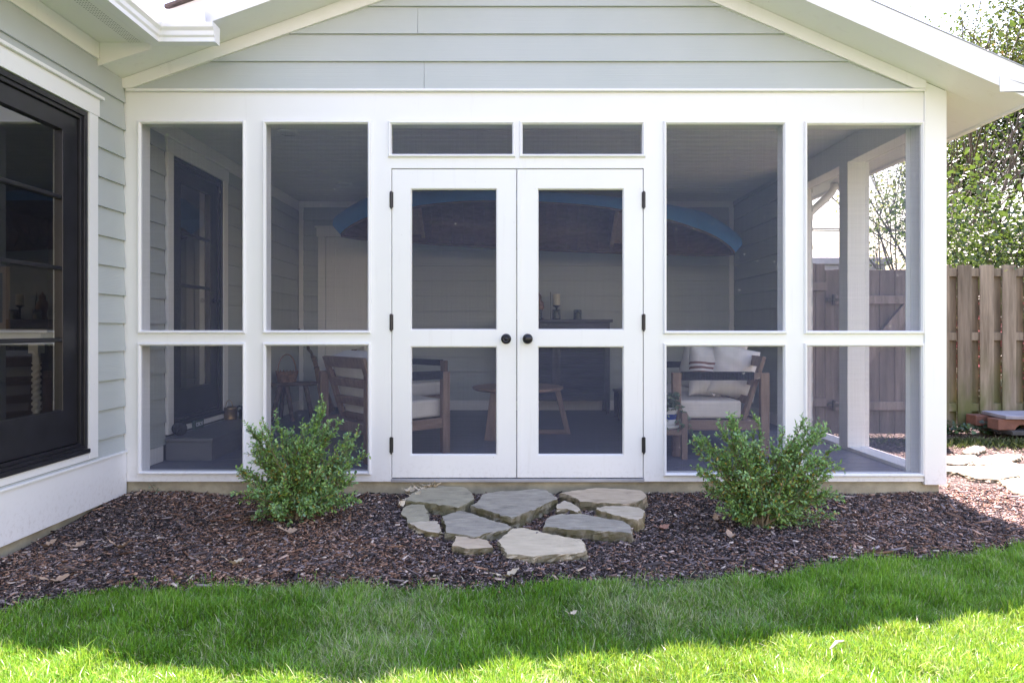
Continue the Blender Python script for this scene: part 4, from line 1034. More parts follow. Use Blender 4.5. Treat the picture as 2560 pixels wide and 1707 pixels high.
# things seen through the glass of the near house door
t = thing('console_table', 'white table with barley-twist legs seen through the black house door', 'table', (-3.9, 1.0, .345))
tz = 1.085; lx, ly = -3.54, .60
MB().box(-5.2, -3.40, .52, 1.25, tz - .03, tz).build('top', M['furn'], t, bevel=.003)
MB().box(-5.12, -3.48, .575, .60, tz - .11, tz - .031).build('apron', M['furn'], t)
MB().box(-3.502, -3.48, .605, 1.17, tz - .11, tz - .031).build('apron', M['furn'], t)
def twist(x, y):
    b = MB(); n, m = 110, 14; z0, z1 = .345, tz - .18
    for k in range(n + 1):
        f = k / n; z = z0 + (z1 - z0) * f; env = 1 if .05 < f < .90 else .85
        for q in range(m):
            a = 2 * math.pi * q / m; rr = (.027 + .0065 * math.cos(2 * (a - f * 40))) * env if f < .88 else .026 + .005 * math.cos(f * 260)
            b.v.append((x + rr * math.cos(a), y + rr * math.sin(a), z))
    for k in range(n):
        for q in range(m): i = k * m; b.f.append((i + q, i + (q + 1) % m, i + m + (q + 1) % m, i + m + q)); b.mi.append(0)
    o = b.build('leg', M['furn'], t, smooth=True)
    MB().box(x - .036, x + .036, y - .036, y + .036, tz - .18, tz - .112).build('leg_block', M['furn'], o)
twist(lx, ly + .01); twist(-5.08, ly + .01); twist(lx, 1.17)
pf2 = thing('picture_frame', 'brown wooden picture frame standing on the white table indoors', 'picture', (-4.25, 1.0, tz))
slab((-4.45, -4.02, tz + .001, tz + .50), [(-4.40, -4.07, tz + .05, tz + .45)], .98, 1.0).build('frame', M['framewood'], pf2, bevel=.003)
MB().box(-4.3995, -4.0705, .985, .995, tz + .0505, tz + .4495).build('picture', M['black'], pf2)
tag(MB().box(-4.36, -4.27, .78, .90, tz + .0005, tz + .16).build('book', M['furn'], bevel=.003), 'cream book standing upright on the white table indoors', 'book')

# ================================================================== GROUND, MULCH, STONES, LAWN
EX = np.array([-6, -3.2, -2.0, -1.79, -1.587, -1.08, -.25, .24, 1.025, 1.67, 2.58, 3.4, 4.5, 9.0])
EY = np.array([-3.1, -2.3, -1.83, -1.63, -1.55, -1.55, -1.57, -1.50, -1.44, -1.32, -1.06, -.70, -.4, -.2])
def edge(x): return np.interp(x, EX, EY) + .05 * (vnoise(x + 20, x * 0 + 3, 2.3, 5) - .5) + .05 * (vnoise(x + 20, x * 0 + 3, 9.0, 6) - .5)
def gz(x, y):
    """height of the soil"""
    x = np.asarray(x, float); y = np.asarray(y, float)
    bed = np.clip((y - edge(x)) / .12, 0, 1)
    z = -.050 + .022 * bed + .020 * (vnoise(x + 30, y + 30, 2.2, 1) - .5) + .014 * (vnoise(x + 30, y + 30, 7.0, 2) - .5)
    z += bed * .035 * np.exp(-((x + 1.22) ** 2 + (y + .61) ** 2) / .09) + bed * .035 * np.exp(-((x - 1.35) ** 2 + (y + .80) ** 2) / .10)
    z += .016 * np.clip((y + .45) / .35, 0, 1) * (np.abs(x) < 3.2)
    z -= .03 * np.clip((-x - 1.6) / .9, 0, 1) * np.clip((-y - .2) / .8, 0, 1)
    return z
gx = np.concatenate([[-400, -150, -60, -25, -12, -8, -6], np.arange(-5, 7.01, .07), [8, 10, 14, 25, 60, 150, 400]])
gy = np.concatenate([[-400, -150, -60, -25, -14, -9], np.arange(-7, 4.6, .07), [5, 7, 10, 16, 30, 60, 150, 400]])
GX, GY = np.meshgrid(gx, gy, indexing='ij'); GZ = gz(GX, GY)
GZ[np.abs(GX) > 11] = -.04
V = np.stack([GX, GY, GZ], -1).reshape(-1, 3); nx_, ny_ = len(gx), len(gy)
ii, jj = np.meshgrid(np.arange(nx_ - 1), np.arange(ny_ - 1), indexing='ij'); q = (ii * ny_ + jj).ravel()
Fq = np.stack([q, q + ny_, q + ny_ + 1, q + 1], 1)
zone = (GY < edge(GX) + .02).astype(float)
zone[(GY > 4.2) & (np.abs(GX) < 400)] = .75
side = (GX > 2.9) & (GY > .1) & (GY <= 4.2); zone[side] = .30
zone[(GY < -5.2)] = 1.0
me = npmesh('ground', V, Fq, zone.ravel())
m, n, l, b = mat('garden_soil')
a = nd(n, "ShaderNodeAttribute", attribute_name="tint")
c1 = ramp(n, l, noise(n, l, coords(n, l), 30, 5).outputs[0], [(.3, (.018, .013, .011)), (.7, (.075, .05, .04))])
c2 = ramp(n, l, noise(n, l, coords(n, l), 6, 6).outputs[0], [(.3, (.040, .058, .022)), (.7, (.075, .105, .040))])
rr_ = ramp(n, l, a.outputs['Fac'], [(.3, (0, 0, 0)), (.9, (1, 1, 1))])
mx = nd(n, "ShaderNodeMix", data_type='RGBA'); l.new(rr_.outputs[0], mx.inputs['Factor']); l.new(c1.outputs[0], mx.inputs['A']); l.new(c2.outputs[0], mx.inputs['B'])
tc_ = n.new("ShaderNodeTexCoord"); sx_ = n.new("ShaderNodeSeparateXYZ"); l.new(tc_.outputs['Object'], sx_.inputs[0])
ws = noise(n, l, coords(n, l), .7, 4); wa = nd(n, "ShaderNodeMath", operation='ADD'); l.new(sx_.outputs['Y'], wa.inputs[0]); l.new(ws.outputs[0], wa.inputs[1])
lt = nd(n, "ShaderNodeMath", operation='LESS_THAN'); lt.inputs[1].default_value = -5.4; l.new(wa.outputs[0], lt.inputs[0])     # unseen grey ground added behind the camera for neutral bounce light
c3 = ramp(n, l, noise(n, l, coords(n, l), 9, 5).outputs[0], [(.3, (.05, .05, .053)), (.7, (.09, .088, .09))])
mx3 = nd(n, "ShaderNodeMix", data_type='RGBA'); l.new(lt.outputs[0], mx3.inputs['Factor']); l.new(mx.outputs['Result'], mx3.inputs['A']); l.new(c3.outputs[0], mx3.inputs['B'])
l.new(mx3.outputs['Result'], b.inputs['Base Color']); b.inputs['Roughness'].default_value = .95
me.materials.append(m); go = bpy.data.objects.new('ground', me); COL.objects.link(go); tag(go, kind='structure')

# stepping stones: outlines measured on the photo (origin, zoom), laid at their height
Z1 = lambda P: [(980 + x / 6.918, 1200 + y / 6.918) for x, y in P]
Z2 = lambda P: [(1300 + x / 6.918, 1200 + y / 6.918) for x, y in P]
STONES = [
 (Z1([(740,85),(940,95),(1260,120),(1320,150),(1420,270),(1420,330),(1280,410),(1140,460),(880,430),(600,385),(245,355),(240,330),(330,230),(520,150),(640,120)]), .055, .075, 'stonegrey', 'rounded grey flagstone under the left screen door, dry leaves on its corner', 0),
 (Z1([(1350,440),(1480,370),(1560,240),(1850,190),(2352,165),(2464,150),(2684,165),(2864,300),(2700,390),(2300,570),(2140,635),(2060,640),(1880,600),(1600,510)]), .055, .085, 'stoneblue', 'largest blue-grey flagstone, pointed toward the lawn, in front of the door gap', 0),
 (Z2([(690,215),(1000,170),(1310,130),(1640,140),(2100,170),(2170,230),(2190,290),(2100,350),(1850,410),(1560,400),(1350,380),(1050,370),(960,310),(880,270)]), .055, .085, 'stonepink', 'long pinkish-grey flagstone under the right screen door', 0),
 (Z1([(150,560),(190,490),(430,445),(550,470),(600,580),(650,660),(600,690),(270,680),(240,600)]), .02, .05, 'stonegrey', 'small tilted grey stone at the left end of the stepping stones', 1),
 (Z1([(290,730),(500,705),(790,700),(830,800),(860,870),(800,910),(650,890),(450,830)]), .02, .05, 'stonecream', 'flat cream wedge of stone in front of the small tilted grey one', 0),
 (Z1([(855,625),(1170,515),(1400,580),(1700,680),(2000,760),(2065,800),(1960,860),(1640,920),(1440,985),(1300,950),(930,900),(925,780),(900,710)]), .03, .05, 'stoneblue', 'grey flagstone with two dark bark bits lying on it', 0),
 (Z1([(1090,960),(1190,935),(1400,990),(1640,1030),(1750,1160),(1500,1170),(1300,1185),(1150,1135),(1030,1130),(1080,1060)]), .02, .07, 'stonepink', 'small pinkish stone with a broken front edge, nearest the lawn on the left', 0),
 (Z1([(1820,1050),(1900,970),(2080,830),(2214,810)]) + Z2([(230,860),(700,960),(1040,1010),(1110,1080),(1155,1220),(960,1260),(560,1290),(240,1315)]) + Z1([(2290,1300),(1985,1270),(1930,1180)]), .022, .05, 'stonepale', 'big pale flagstone nearest the lawn', 0),
 (Z2([(420,760),(440,690),(520,620),(640,590),(880,580),(1180,590),(1500,660),(1780,700),(1900,770),(1940,830),(1920,915),(1800,900),(1450,880),(1130,855),(800,850),(620,810),(390,810)]), .035, .08, 'stoneblue', 'long blue-grey flagstone with a thick olive-stained edge, right of the middle', 0),
 (Z2([(640,420),(770,350),(880,380),(960,430),(1045,500),(1000,560),(930,530),(800,490),(640,490)]), .035, .06, 'stonecream', 'smallest cream stone between the three big flagstones', 0),
 (Z2([(1320,470),(1600,430),(2050,465),(2160,530),(2130,640),(2040,690),(1880,660),(1600,590),(1480,540),(1340,510)]), .045, .09, 'stonecream', 'chunky cream sandstone block at the right end of the stepping stones', 0)]
STONE_POLY = []
def stone(outline, h, thick, mname, label, tilt, name='stepping_stone', group='stepping stones in the mulch', cat='stepping stone', seed=0):
    g = [ground(px, py, h) for px, py in outline]; STONE_POLY.append(np.array(g))
    r = random.Random(len(STONE_POLY) * 7 + seed)
    P = []; n = len(g)
    for k in range(n):                                # broken, wandering edge
        a, c = Vector(g[k]), Vector(g[(k + 1) % n]); L = (c - a).length; m_ = max(2, int(L / .022))
        nr = Vector((-(c - a).y, (c - a).x)).normalized()
        for q in range(m_): P.append(a.lerp(c, q / m_) + nr * r.gauss(0, .0028 if q else .0012))
    cx_ = sum((p for p in P), Vector((0, 0))) / len(P)
    bm = bmesh.new(); rings = []
    zc = gz(cx_.x, cx_.y) - .03
    for s, z, j in ((.985, h, .0), (1.0, h - .006, .002), (1.006, h - thick * .30, .004), (.995, h - thick * .55, .006), (1.012, h - thick * .85, .006), (.99, min(zc, h - thick), .004)):
        rings.append([bm.verts.new((cx_.x + (p.x - cx_.x) * s + r.gauss(0, j), cx_.y + (p.y - cx_.y) * s + r.gauss(0, j), z + (r.gauss(0, .0012) if s < .99 else r.gauss(0, .002)))) for p in P])
    for a, c in zip(rings[:-1], rings[1:]):
        for k in range(len(P)): bm.faces.new((a[k], c[k], c[(k + 1) % len(P)], a[(k + 1) % len(P)]))
    top = bm.faces.new(rings[0]); bmesh.ops.triangulate(bm, faces=[top])
    bm.normal_update(); bmesh.ops.recalc_face_normals(bm, faces=bm.faces)
    me = bpy.data.meshes.new(name); bm.to_mesh(me); bm.free(); me.materials.append(M[mname])
    if tilt: me.transform(Matrix.Translation((cx_.x, cx_.y, h)) @ Matrix.Rotation(R(9), 4, 'X') @ Matrix.Rotation(R(-6), 4, 'Y') @ Matrix.Translation((-cx_.x, -cx_.y, -h)))
    return tag(link(name, me), label, cat, group)
for s in STONES: stone(*s)
# flat stones of the side path
Z3 = lambda P: [(2360 + x / 4.355, 980 + y / 4.355) for x, y in P]
PATHS = [
 (Z3([(-190,700),(120,690),(330,680),(395,720),(370,745),(190,785),(60,770),(-160,760)]), 'grey flagstone of the side path, mostly in shade beside the corner post'),
 (Z3([(200,640),(330,575),(440,590),(460,625),(330,660),(220,660)]), 'small chipped grey flagstone lying nearest the fence'),
 (Z3([(430,700),(560,675),(850,680),(830,715),(720,750),(400,790),(330,775),(240,800)]), 'sunlit flagstone in the middle of the side path'),
 (Z3([(-120,800),(200,800),(420,800),(700,760),(900,790),(900,900),(560,940),(330,930),(150,870),(-100,850)]), 'broad sunlit flagstone where the side path meets the mulch'),
 (Z3([(600,960),(900,920),(1250,930),(1300,1060),(1000,1120),(760,1090)]), 'sunlit flagstone at the mulch edge, farthest from the porch corner')]
for k, (o, lb) in enumerate(PATHS): stone(o, .005, .03, 'stonepale' if k > 1 else 'stoneblue', lb, 0, 'path_stone', 'flagstones of the side path', 'flagstone', 50)

def in_poly(x, y, P):
    c = np.zeros(len(x), bool); j = len(P) - 1
    for i in range(len(P)):
        xi, yi, xj, yj = P[i, 0], P[i, 1], P[j, 0], P[j, 1]
        t = ((yi > y) != (yj > y)) & (x < (xj - xi) * (y - yi) / (yj - yi + 1e-12) + xi); c ^= t; j = i
    return c
def shrink(P, k): c = P.mean(0); return c + (P - c) * k
SPX = [shrink(p, .97) for p in STONE_POLY]
# mulch chips
def bed_points(nn, seed):
    r = np.random.default_rng(seed)
    x = r.uniform(XL + .03, 4.3, nn); y = r.uniform(-2.2, .9, nn)
    k = (y > edge(x) + r.normal(0, .02, nn)) & ((y < .02) | (x > 2.83)) & (y < .02 + np.clip((x - 2.8) * .45, 0, .5))
    dens = np.where((x > 2.9) & (y > .0), .75, 1.0); k &= r.random(nn) < dens
    x, y = x[k], y[k]
    k = np.ones(len(x), bool)
    for P in SPX: k &= ~in_poly(x, y, P)
    return x[k], y[k], r
def chips(nn, seed, Lr, asp, th, lift):
    x, y, r = bed_points(nn, seed); n_ = len(x)
    L = np.exp(r.normal(math.log(Lr), .5, n_)); L = np.clip(L, Lr * .3, Lr * 3.2); Wd = np.clip(L * r.uniform(asp[0], asp[1], n_), .0015, .016); T = r.uniform(*th, n_)
    yaw = r.uniform(0, 6.283, n_); pit = r.normal(0, .20, n_); rol = r.normal(0, .30, n_)
    z = gz(x, y) + r.uniform(0, lift, n_) ** 1.0
    sg = np.array([[-1, -1, -1], [1, -1, -1], [1, 1, -1], [-1, 1, -1], [-1, -1, 1], [1, -1, 1], [1, 1, 1], [-1, 1, 1]], float)
    Pn = sg[None] * np.stack([L / 2, Wd / 2, T / 2], 1)[:, None, :]
    Pn[:, :, 0] *= r.uniform(.72, 1.15, (n_, 8)); Pn[:, :, 1] *= r.uniform(.35, 1.2, (n_, 8)); Pn[:, :, 2] += r.normal(0, .0009, (n_, 8))
    Pn[:, :, 2] += (r.normal(0, .35, n_)[:, None]) * Pn[:, :, 0] ** 2 / L[:, None]
    c, s = np.cos(pit), np.sin(pit); X = Pn[:, :, 0] * c[:, None] + Pn[:, :, 2] * s[:, None]; Zz = -Pn[:, :, 0] * s[:, None] + Pn[:, :, 2] * c[:, None]
    c, s = np.cos(rol), np.sin(rol); Y = Pn[:, :, 1] * c[:, None] - Zz * s[:, None]; Zz = Pn[:, :, 1] * s[:, None] + Zz * c[:, None]
    c, s = np.cos(yaw), np.sin(yaw); X2 = X * c[:, None] - Y * s[:, None]; Y2 = X * s[:, None] + Y * c[:, None]
    V = np.stack([X2 + x[:, None], Y2 + y[:, None], Zz + z[:, None]], -1).reshape(-1, 3)
    fq = np.array([[3, 2, 1, 0], [4, 5, 6, 7], [0, 1, 5, 4], [1, 2, 6, 5], [2, 3, 7, 6], [3, 0, 4, 7]])
    Fq = (np.arange(n_)[:, None, None] * 8 + fq[None]).reshape(-1, 4)
    return V, Fq, x, y, r
def merge(parts):
    Vs, Fs, Ts, o = [], [], [], 0
    for V, Fq, T in parts: Vs.append(V); Fs.append(Fq + o); Ts.append(T); o += len(V)
    return np.concatenate(Vs), np.concatenate(Fs), np.concatenate(Ts)
parts_ = []
V, Fq, x, y, r = chips(170000, 21, .0165, (.22, .55), (.002, .005), .022)
redz = np.clip((vnoise(x + 10, y + 10, 1.6, 33) - .35) * 1.6 + .45 * (x < -.3) * (x > -2.3) * (vnoise(x + 50, y + 7, 2.5, 8)), 0, 1)
t = r.random(len(x)); red = r.random(len(x)) < .10 + .38 * redz
T = np.where(red, r.uniform(.55, .86, len(x)), t * .50); pale = r.random(len(x)) < .05; T = np.where(pale, r.uniform(.9, 1.0, len(x)), T)
parts_.append((V, Fq, np.repeat(T, 8)))
V, Fq, x, y, r = chips(220000, 22, .0095, (.10, .40), (.001, .003), .026)     # fine shreds
redz = np.clip((vnoise(x + 10, y + 10, 1.6, 33) - .30) * 1.9, 0, 1)
T = np.where(r.random(len(x)) < .22 + .45 * redz, r.uniform(.52, .88, len(x)), r.random(len(x)) * .5); T = np.where(r.random(len(x)) < .03, .95, T)
parts_.append((V, Fq, np.repeat(T, 8)))
V, Fq, x, y, r = chips(2600, 23, .038, (.14, .30), (.003, .007), .026)       # long splinters and bark plates
parts_.append((V, Fq, np.repeat(r.random(len(x)) * .55, 8)))
V, Fq, x, y, r = chips(2200, 24, .055, (.03, .06), (.0015, .003), .030)       # twigs
parts_.append((V, Fq, np.repeat(r.uniform(.2, .8, len(x)), 8)))
V, Fq, x, y, r = chips(900, 25, .030, (.5, .9), (.0008, .0015), .030)        # crumbs of dead leaf
parts_.append((V, Fq, np.repeat(r.uniform(.82, 1.0, len(x)), 8)))
V, Fq, T = merge(parts_)
m, n, l, b = mat('shredded_bark')
a = nd(n, "ShaderNodeAttribute", attribute_name="tint")
rp = ramp(n, l, a.outputs['Fac'], [(0, (.017, .012, .011)), (.20, (.052, .038, .037)), (.38, (.15, .112, .108)), (.50, (.37, .30, .29)), (.54, (.12, .055, .034)), (.70, (.28, .145, .088)), (.86, (.50, .30, .21)), (.92, (.58, .44, .37)), (1, (.74, .61, .50))])
l.new(rp.outputs[0], b.inputs['Base Color']); b.inputs['Roughness'].default_value = .72; b.inputs['Specular IOR Level'].default_value = .45
me = npmesh('bark_mulch', V, Fq, T); me.materials.append(m)
mo = bpy.data.objects.new('bark_mulch', me); COL.objects.link(mo); tag(mo, 'dark shredded bark mulch covering the bed along the porch', 'mulch', kind='stuff')

# lawn
def blades(nn, seed, xr, yr, Lr, wr, thin=None, lie=0.0, dead=False):
    r = np.random.default_rng(seed); x = r.uniform(*xr, nn); y = r.uniform(*yr, nn)
    e = edge(x); k = y < e + np.abs(r.normal(0, .035, nn)) * (r.random(nn) < .35); 
    if thin is not None: k &= r.random(nn) < thin(x, y)
    tuft = vnoise(x + 40, y + 40, 9.0, 41); k &= r.random(nn) < .18 + 1.25 * tuft
    x, y = x[k], y[k]; n_ = len(x)
    big = vnoise(x + 40, y + 40, 3.0, 42); tuft = vnoise(x + 40, y + 40, 9.0, 41); dry = vnoise(x + 60, y + 60, 2.2, 43); dry2 = vnoise(x + 60, y + 60, 6.5, 44)
    L = Lr * (.55 + .75 * r.random(n_)) * (.72 + .55 * tuft) * (.85 + .3 * big)
    Wd = wr * r.uniform(.6, 1.25, n_)
    ang = (vnoise(x + 15, y + 15, 7.0, 45) * 2 - .5) * 6.28 + r.normal(0, 2.6, n_)
    lean = np.abs(r.normal(.38, .42, n_)) + .12 * (dry > .62) + lie * r.uniform(.5, 1.3, n_)
    dx, dy = np.cos(ang), np.sin(ang); z0 = gz(x, y) - .004
    fac = r.uniform(0, 6.283, n_); sx, sy = np.cos(fac) * Wd / 2, np.sin(fac) * Wd / 2
    def P(f, w):
        h = L * np.maximum(f * .12, f - .25 * lean * f * f - .18 * np.maximum(0, lean - 1) * f); o = L * lean * f * f * .95
        cx_, cy_, cz_ = x + dx * o, y + dy * o, z0 + h
        return np.stack([cx_ - sx * w, cy_ - sy * w, cz_], 1), np.stack([cx_ + sx * w, cy_ + sy * w, cz_], 1)
    a0, b0 = P(0, 1.0); a1, b1 = P(.5, .9); a2, b2 = P(.82, .55); a3, b3 = P(1.0, .06)
    V = np.stack([a0, b0, a1, b1, a2, b2, a3, b3], 1).reshape(-1, 3)
    Fq = (np.arange(n_)[:, None, None] * 8 + np.array([[0, 1, 3, 2], [2, 3, 5, 4], [4, 5, 7, 6]])[None]).reshape(-1, 4)
    hue = np.clip(.42 + .30 * (big - .5) + .25 * (dry2 - .5) + r.normal(0, .23, n_), 0, .77)
    isdry = r.random(n_) < .09 + .34 * np.clip((dry - .60) * 4, 0, 1) + .25 * np.clip((dry2 - .72) * 4, 0, 1)
    isdry |= dead
    T = np.where(isdry, r.uniform(.80, 1.0, n_), hue)
    return V, Fq, np.repeat(T, 8)
pts = [blades(70000, 55, (-2.25, 2.95), (-2.62, -1.0), .045, .0028, lie=1.6, dead=True),      # thatch lying flat
       blades(640000, 51, (-2.25, 2.95), (-2.62, -1.0), .050, .0033),
       blades(150000, 52, (-3.4, 3.4), (-4.2, -2.6), .065, .005),
       blades(24000, 53, (2.8, 5.5), (-3.0, .0), .06, .005),
       blades(30000, 54, (-2.25, 2.95), (-2.62, -1.0), .070, .0028)]
V, Fq, T = merge(pts)
m = leafmat('lawn_blade', [(0, (.018, .085, .006)), (.35, (.075, .30, .016)), (.6, (.16, .47, .03)), (.76, (.26, .52, .055)), (.82, (.34, .40, .20)), (1, (.62, .62, .42))], .38, .40, (.36, .46, .05), .7)
me = npmesh('lawn_grass', V, Fq, T); me.materials.append(m)
lo = bpy.data.objects.new('lawn_grass', me); COL.objects.link(lo); tag(lo, 'mown green lawn in front of the mulch bed', 'grass', kind='stuff')

# dry oak leaves
def oak_leaf(name, label, px, py, L, yaw, col, curl, h=0.012, group='dry oak leaves'):
    x0, y0 = ground(px, py, h) if not isinstance(px, tuple) else px
    b = MB(); half = [(0, .02), (.10, .04), (.20, .13), (.29, .11), (.38, .20), (.48, .15), (.58, .25), (.68, .16), (.78, .18), (.86, .13), (.94, .08), (1.0, .01)]
    for k, (a, w) in enumerate(half):
        for s in (-1, 0, 1):
            X, Y = (a - .5) * L, s * w * L
            Zc = curl * (2.2 * Y * Y / L + .9 * X * X / L) + .05 * L * math.sin(a * 9 + s)
            b.v.append((X, Y, Zc))
    for k in range(len(half) - 1):
        for s in (0, 1): q = k * 3 + s; b.f.append((q, q + 1, q + 4, q + 3)); b.mi.append(0)
    b.tube([(-.5 * L, 0, curl * .9 * .25 * L), (-.62 * L, .02 * L, curl * .3 * L), (-.74 * L, .05 * L, curl * .35 * L)], .0013, 4)
    o = b.build(name, col, None, world=False, fix=False, smooth=True)
    o.location = (x0, y0, float(gz(x0, y0)) + .030); o.rotation_euler = (R(random.uniform(-14, 14)), R(random.uniform(-14, 14)), R(yaw))
    ROOTLOC[o.name] = o.location.copy(); return tag(o, label, 'leaf', group)
LT = plain('tan_dry_leaf', (.42, .29, .20), .8, var=.2, scale=20); LP = plain('pale_dry_leaf', (.55, .46, .33), .8, var=.15, scale=20); LR = plain('reddish_dry_leaf', (.34, .17, .12), .75, var=.2, scale=20)
LEAVES = [(118, 1344, .10, 60, LT, 1.5, 'tan dry oak leaf standing on edge near the white skirt of the house'), (190, 1346, .09, 40, LT, 1.2, 'slim tan dry leaf next to the upright one by the house skirt'),
 (140, 1435, .12, 30, LT, .8, 'wide tan dry leaf at the lawn edge, nearest the house'), (300, 1352, .11, 5, LT, 1.5, 'curled tan dry leaf halfway between house skirt and left shrub'),
 (566, 1292, .075, 80, LR, 1.0, 'reddish dry leaf just left of the left shrub'), (580, 1255, .05, 10, LP, 1.0, 'small pale dry leaf behind the left shrub\'s outer twigs'),
 (588, 1405, .09, 50, LP, 1.3, 'pale dry leaf near the lawn edge below the left shrub'), (340, 1240, .09, 20, LT, .8, 'tan dry leaf against the concrete in the inner corner'),
 (720, 1330, .10, 20, LT, .9, 'tan dry leaf in the shade under the left shrub'), (1655, 1312, .10, 30, LR, 1.0, 'reddish dry leaf between the sandstone block and the right shrub'),
 (1632, 1222, .07, 60, LR, 1.6, 'curled red-brown leaf against the concrete right of the doors'), (1790, 1300, .08, 80, LT, 1.2, 'tan dry leaf under the left side of the right shrub'),
 (1272, 1430, .11, 25, LP, .9, 'pale dry leaf at the lawn edge below the big pale flagstone'), (1830, 1340, .09, 100, LT, 1.3, 'tan dry leaf standing under the right shrub'),
 (2370, 1222, .07, 70, LP, 1.4, 'pale dry leaf at the foot of the corner post'), (1430, 1512, .05, 40, LP, 1.2, 'small pale curled leaf lying on the lawn'), (640, 1440, .05, 60, LT, 1.0, 'little tan leaf on the grass edge')]
for px, py, L, yaw, c, cu, lb in LEAVES: oak_leaf('dry_leaf', lb, px, py, L, yaw, c, cu)
for k, (px, py, yw) in enumerate([(1030, 1207, 20), (1050, 1218, -10), (1022, 1226, 70), (1010, 1240, 50), (1062, 1212, 35), (1078, 1206, 5), (1000, 1250, 80), (1040, 1232, 30), (1090, 1207, -20)]):
    x0, y0 = ground(px, py + 6, .05); o = oak_leaf('dry_leaf', 'pale curled dry leaf in the drift beside the rounded grey flagstone', (x0, min(y0, -.03)), None, .085, yw, LP, 1.5, group='drift of pale leaves')
    o.location.z = .03 + .012 * (k % 3); o.rotation_euler.x = R(random.uniform(-35, 35))
tag(MB().tube([ground(2075, 1622, .03) + (.030,), ground(2092, 1608, .03) + (.036,), ground(2108, 1604, .03) + (.034,)], [.003, .0055, .003], 7).build('dry_leaf', LP, smooth=True), 'pale curled leaf caught in the sunlit grass', 'leaf', 'dry oak leaves')

# ================================================================== SHRUBS
M['boxleaf'] = leafmat('boxwood_leaf', [(0, (.034, .115, .055)), (.35, (.14, .32, .12)), (.62, (.25, .46, .11)), (.82, (.28, .46, .08)), (.94, (.30, .29, .02)), (1, (.42, .26, .03))], .40, .22, (.25, .40, .04), 1.0)
def shrub(name, label, base_px, tips, seed, scale_h, ndense, low=.0, warm=.25):
    bx, by = ground(*base_px, 0.0); bz = float(gz(bx, by)) - .01
    r = np.random.default_rng(seed); d = DIST + by
    T = []
    for px, py in tips:
        T.append((bx + (px - base_px[0]) / F * d, by + r.uniform(-.12, .12), bz + (base_px[1] - py) / F * d))
    tips0 = list(T)
    for k in range(ndense):                                       # fill between the outlined tips
        a, c = tips0[r.integers(len(tips0))], tips0[r.integers(len(tips0))]; f = r.random(); p = [a[i] * f + c[i] * (1 - f) for i in range(3)]
        q = r.uniform(.55, .97)
        T.append((bx + (p[0] - bx) * q + r.normal(0, .03), by + r.normal(0, .15), bz + max(.10, (p[2] - bz) * (.35 + .65 * q) + r.normal(0, .03))))
    st = MB(); pos, dr_, nr, Ls, tn = [], [], [], [], []
    s = thing(name, label, 'shrub', (bx, by, bz))
    for ti, tp_ in enumerate(T):
        tip = Vector(tp_); o = Vector((bx + r.normal(0, .022), by + r.normal(0, .022), bz))
        mid_ = o.lerp(tip, .5) + Vector((-(tip.x - o.x) * .16, -(tip.y - o.y) * .16, .10 * abs(tip.x - o.x) + r.normal(0, .012)))
        if tip.z - bz < .2: mid_.z = bz + (tip.z - bz) * .75 + .03
        n_ = 12; P = [(1 - f) ** 2 * o + 2 * f * (1 - f) * mid_ + f * f * tip for f in map(float, np.linspace(0, 1, n_))]
        P = [p + Vector(r.normal(0, .004, 3)) for p in P]
        L = sum((P[k + 1] - P[k]).length for k in range(n_ - 1))
        st.tube(P, [max(.0012, .0065 * (1 - f) + .001) for f in map(float, np.linspace(0, 1, n_))], 5)
        paths = []
        paths.append((P[int(n_ * .55):], .9))
        nt = int(10 + L * 40)
        for k in range(nt):
            f = r.uniform(.26, .98); kk = min(int(f * (n_ - 1)), n_ - 2); p = P[kk].lerp(P[kk + 1], f * (n_ - 1) - kk)
            dm = (P[kk + 1] - P[kk]).normalized(); a = r.uniform(0, 6.283); e = dm.orthogonal().normalized(); e2 = dm.cross(e)
            dd = (dm * r.uniform(.5, 1.1) + (e * math.cos(a) + e2 * math.sin(a)) * r.uniform(.5, 1.0) + Vector((0, -.10, r.uniform(-.05, .45)))).normalized()
            ln = r.uniform(.035, .095) * (1.15 - .5 * f); q1 = p + dd * ln * .5 + Vector((0, 0, .006)); q2 = p + dd * ln + Vector((0, 0, .008 + r.normal(0, .006)))
            if q2.z < bz + .015: continue
            st.tube([p, q1, q2], [.0013, .0011, .0008], 4, cap=False); paths.append(([p, q1, q2], 1.0))
        for pp, dn in paths:
            for k in range(len(pp) - 1):
                a_, c_ = pp[k], pp[k + 1]; sl_ = (c_ - a_).length; m_ = max(1, int(sl_ / .0062)); dm = (c_ - a_).normalized(); e = dm.orthogonal().normalized(); e2 = dm.cross(e)
                for q in range(m_):
                    p = a_.lerp(c_, (q + r.random()) / m_); an = r.uniform(0, 6.283); si = e * math.cos(an) + e2 * math.sin(an)
                    ld = (dm * r.uniform(.45, 1.0) + si * r.uniform(.5, 1.0)).normalized()
                    up = Vector((r.normal(0, .45), -.25 + r.normal(0, .45), 1.0)); 
                    pos.append(p); dr_.append(ld); nr.append(up); Ls.append(r.uniform(.014, .0245))
                    hgt = (p.z - bz) / scale_h; cen = math.hypot((p.x - bx) / .3, 1.0 * (p.y - by) / .3)
                    w = warm * math.exp(-((hgt - .38) / .26) ** 2) * math.exp(-cen * .9)
                    t = r.normal(.38 + .14 * (r.random() < .3), .14) + (r.random() < w) * r.uniform(.30, .55) + .10 * (k == len(pp) - 2) * r.random()
                    tn.append(min(1, max(0, t)))
    st.build('stems', M['stem'], s)
    pos, dr_, nr = [np.array([tuple(v) for v in q]) for q in (pos, dr_, nr)]; Ls = np.array(Ls)
    me = leaves_mesh('foliage', pos, dr_, nr, Ls, Ls * rng.uniform(.42, .56, len(Ls)), np.array(tn), .14, .12); me.materials.append(M['boxleaf'])
    link('foliage', me, s)
    return s
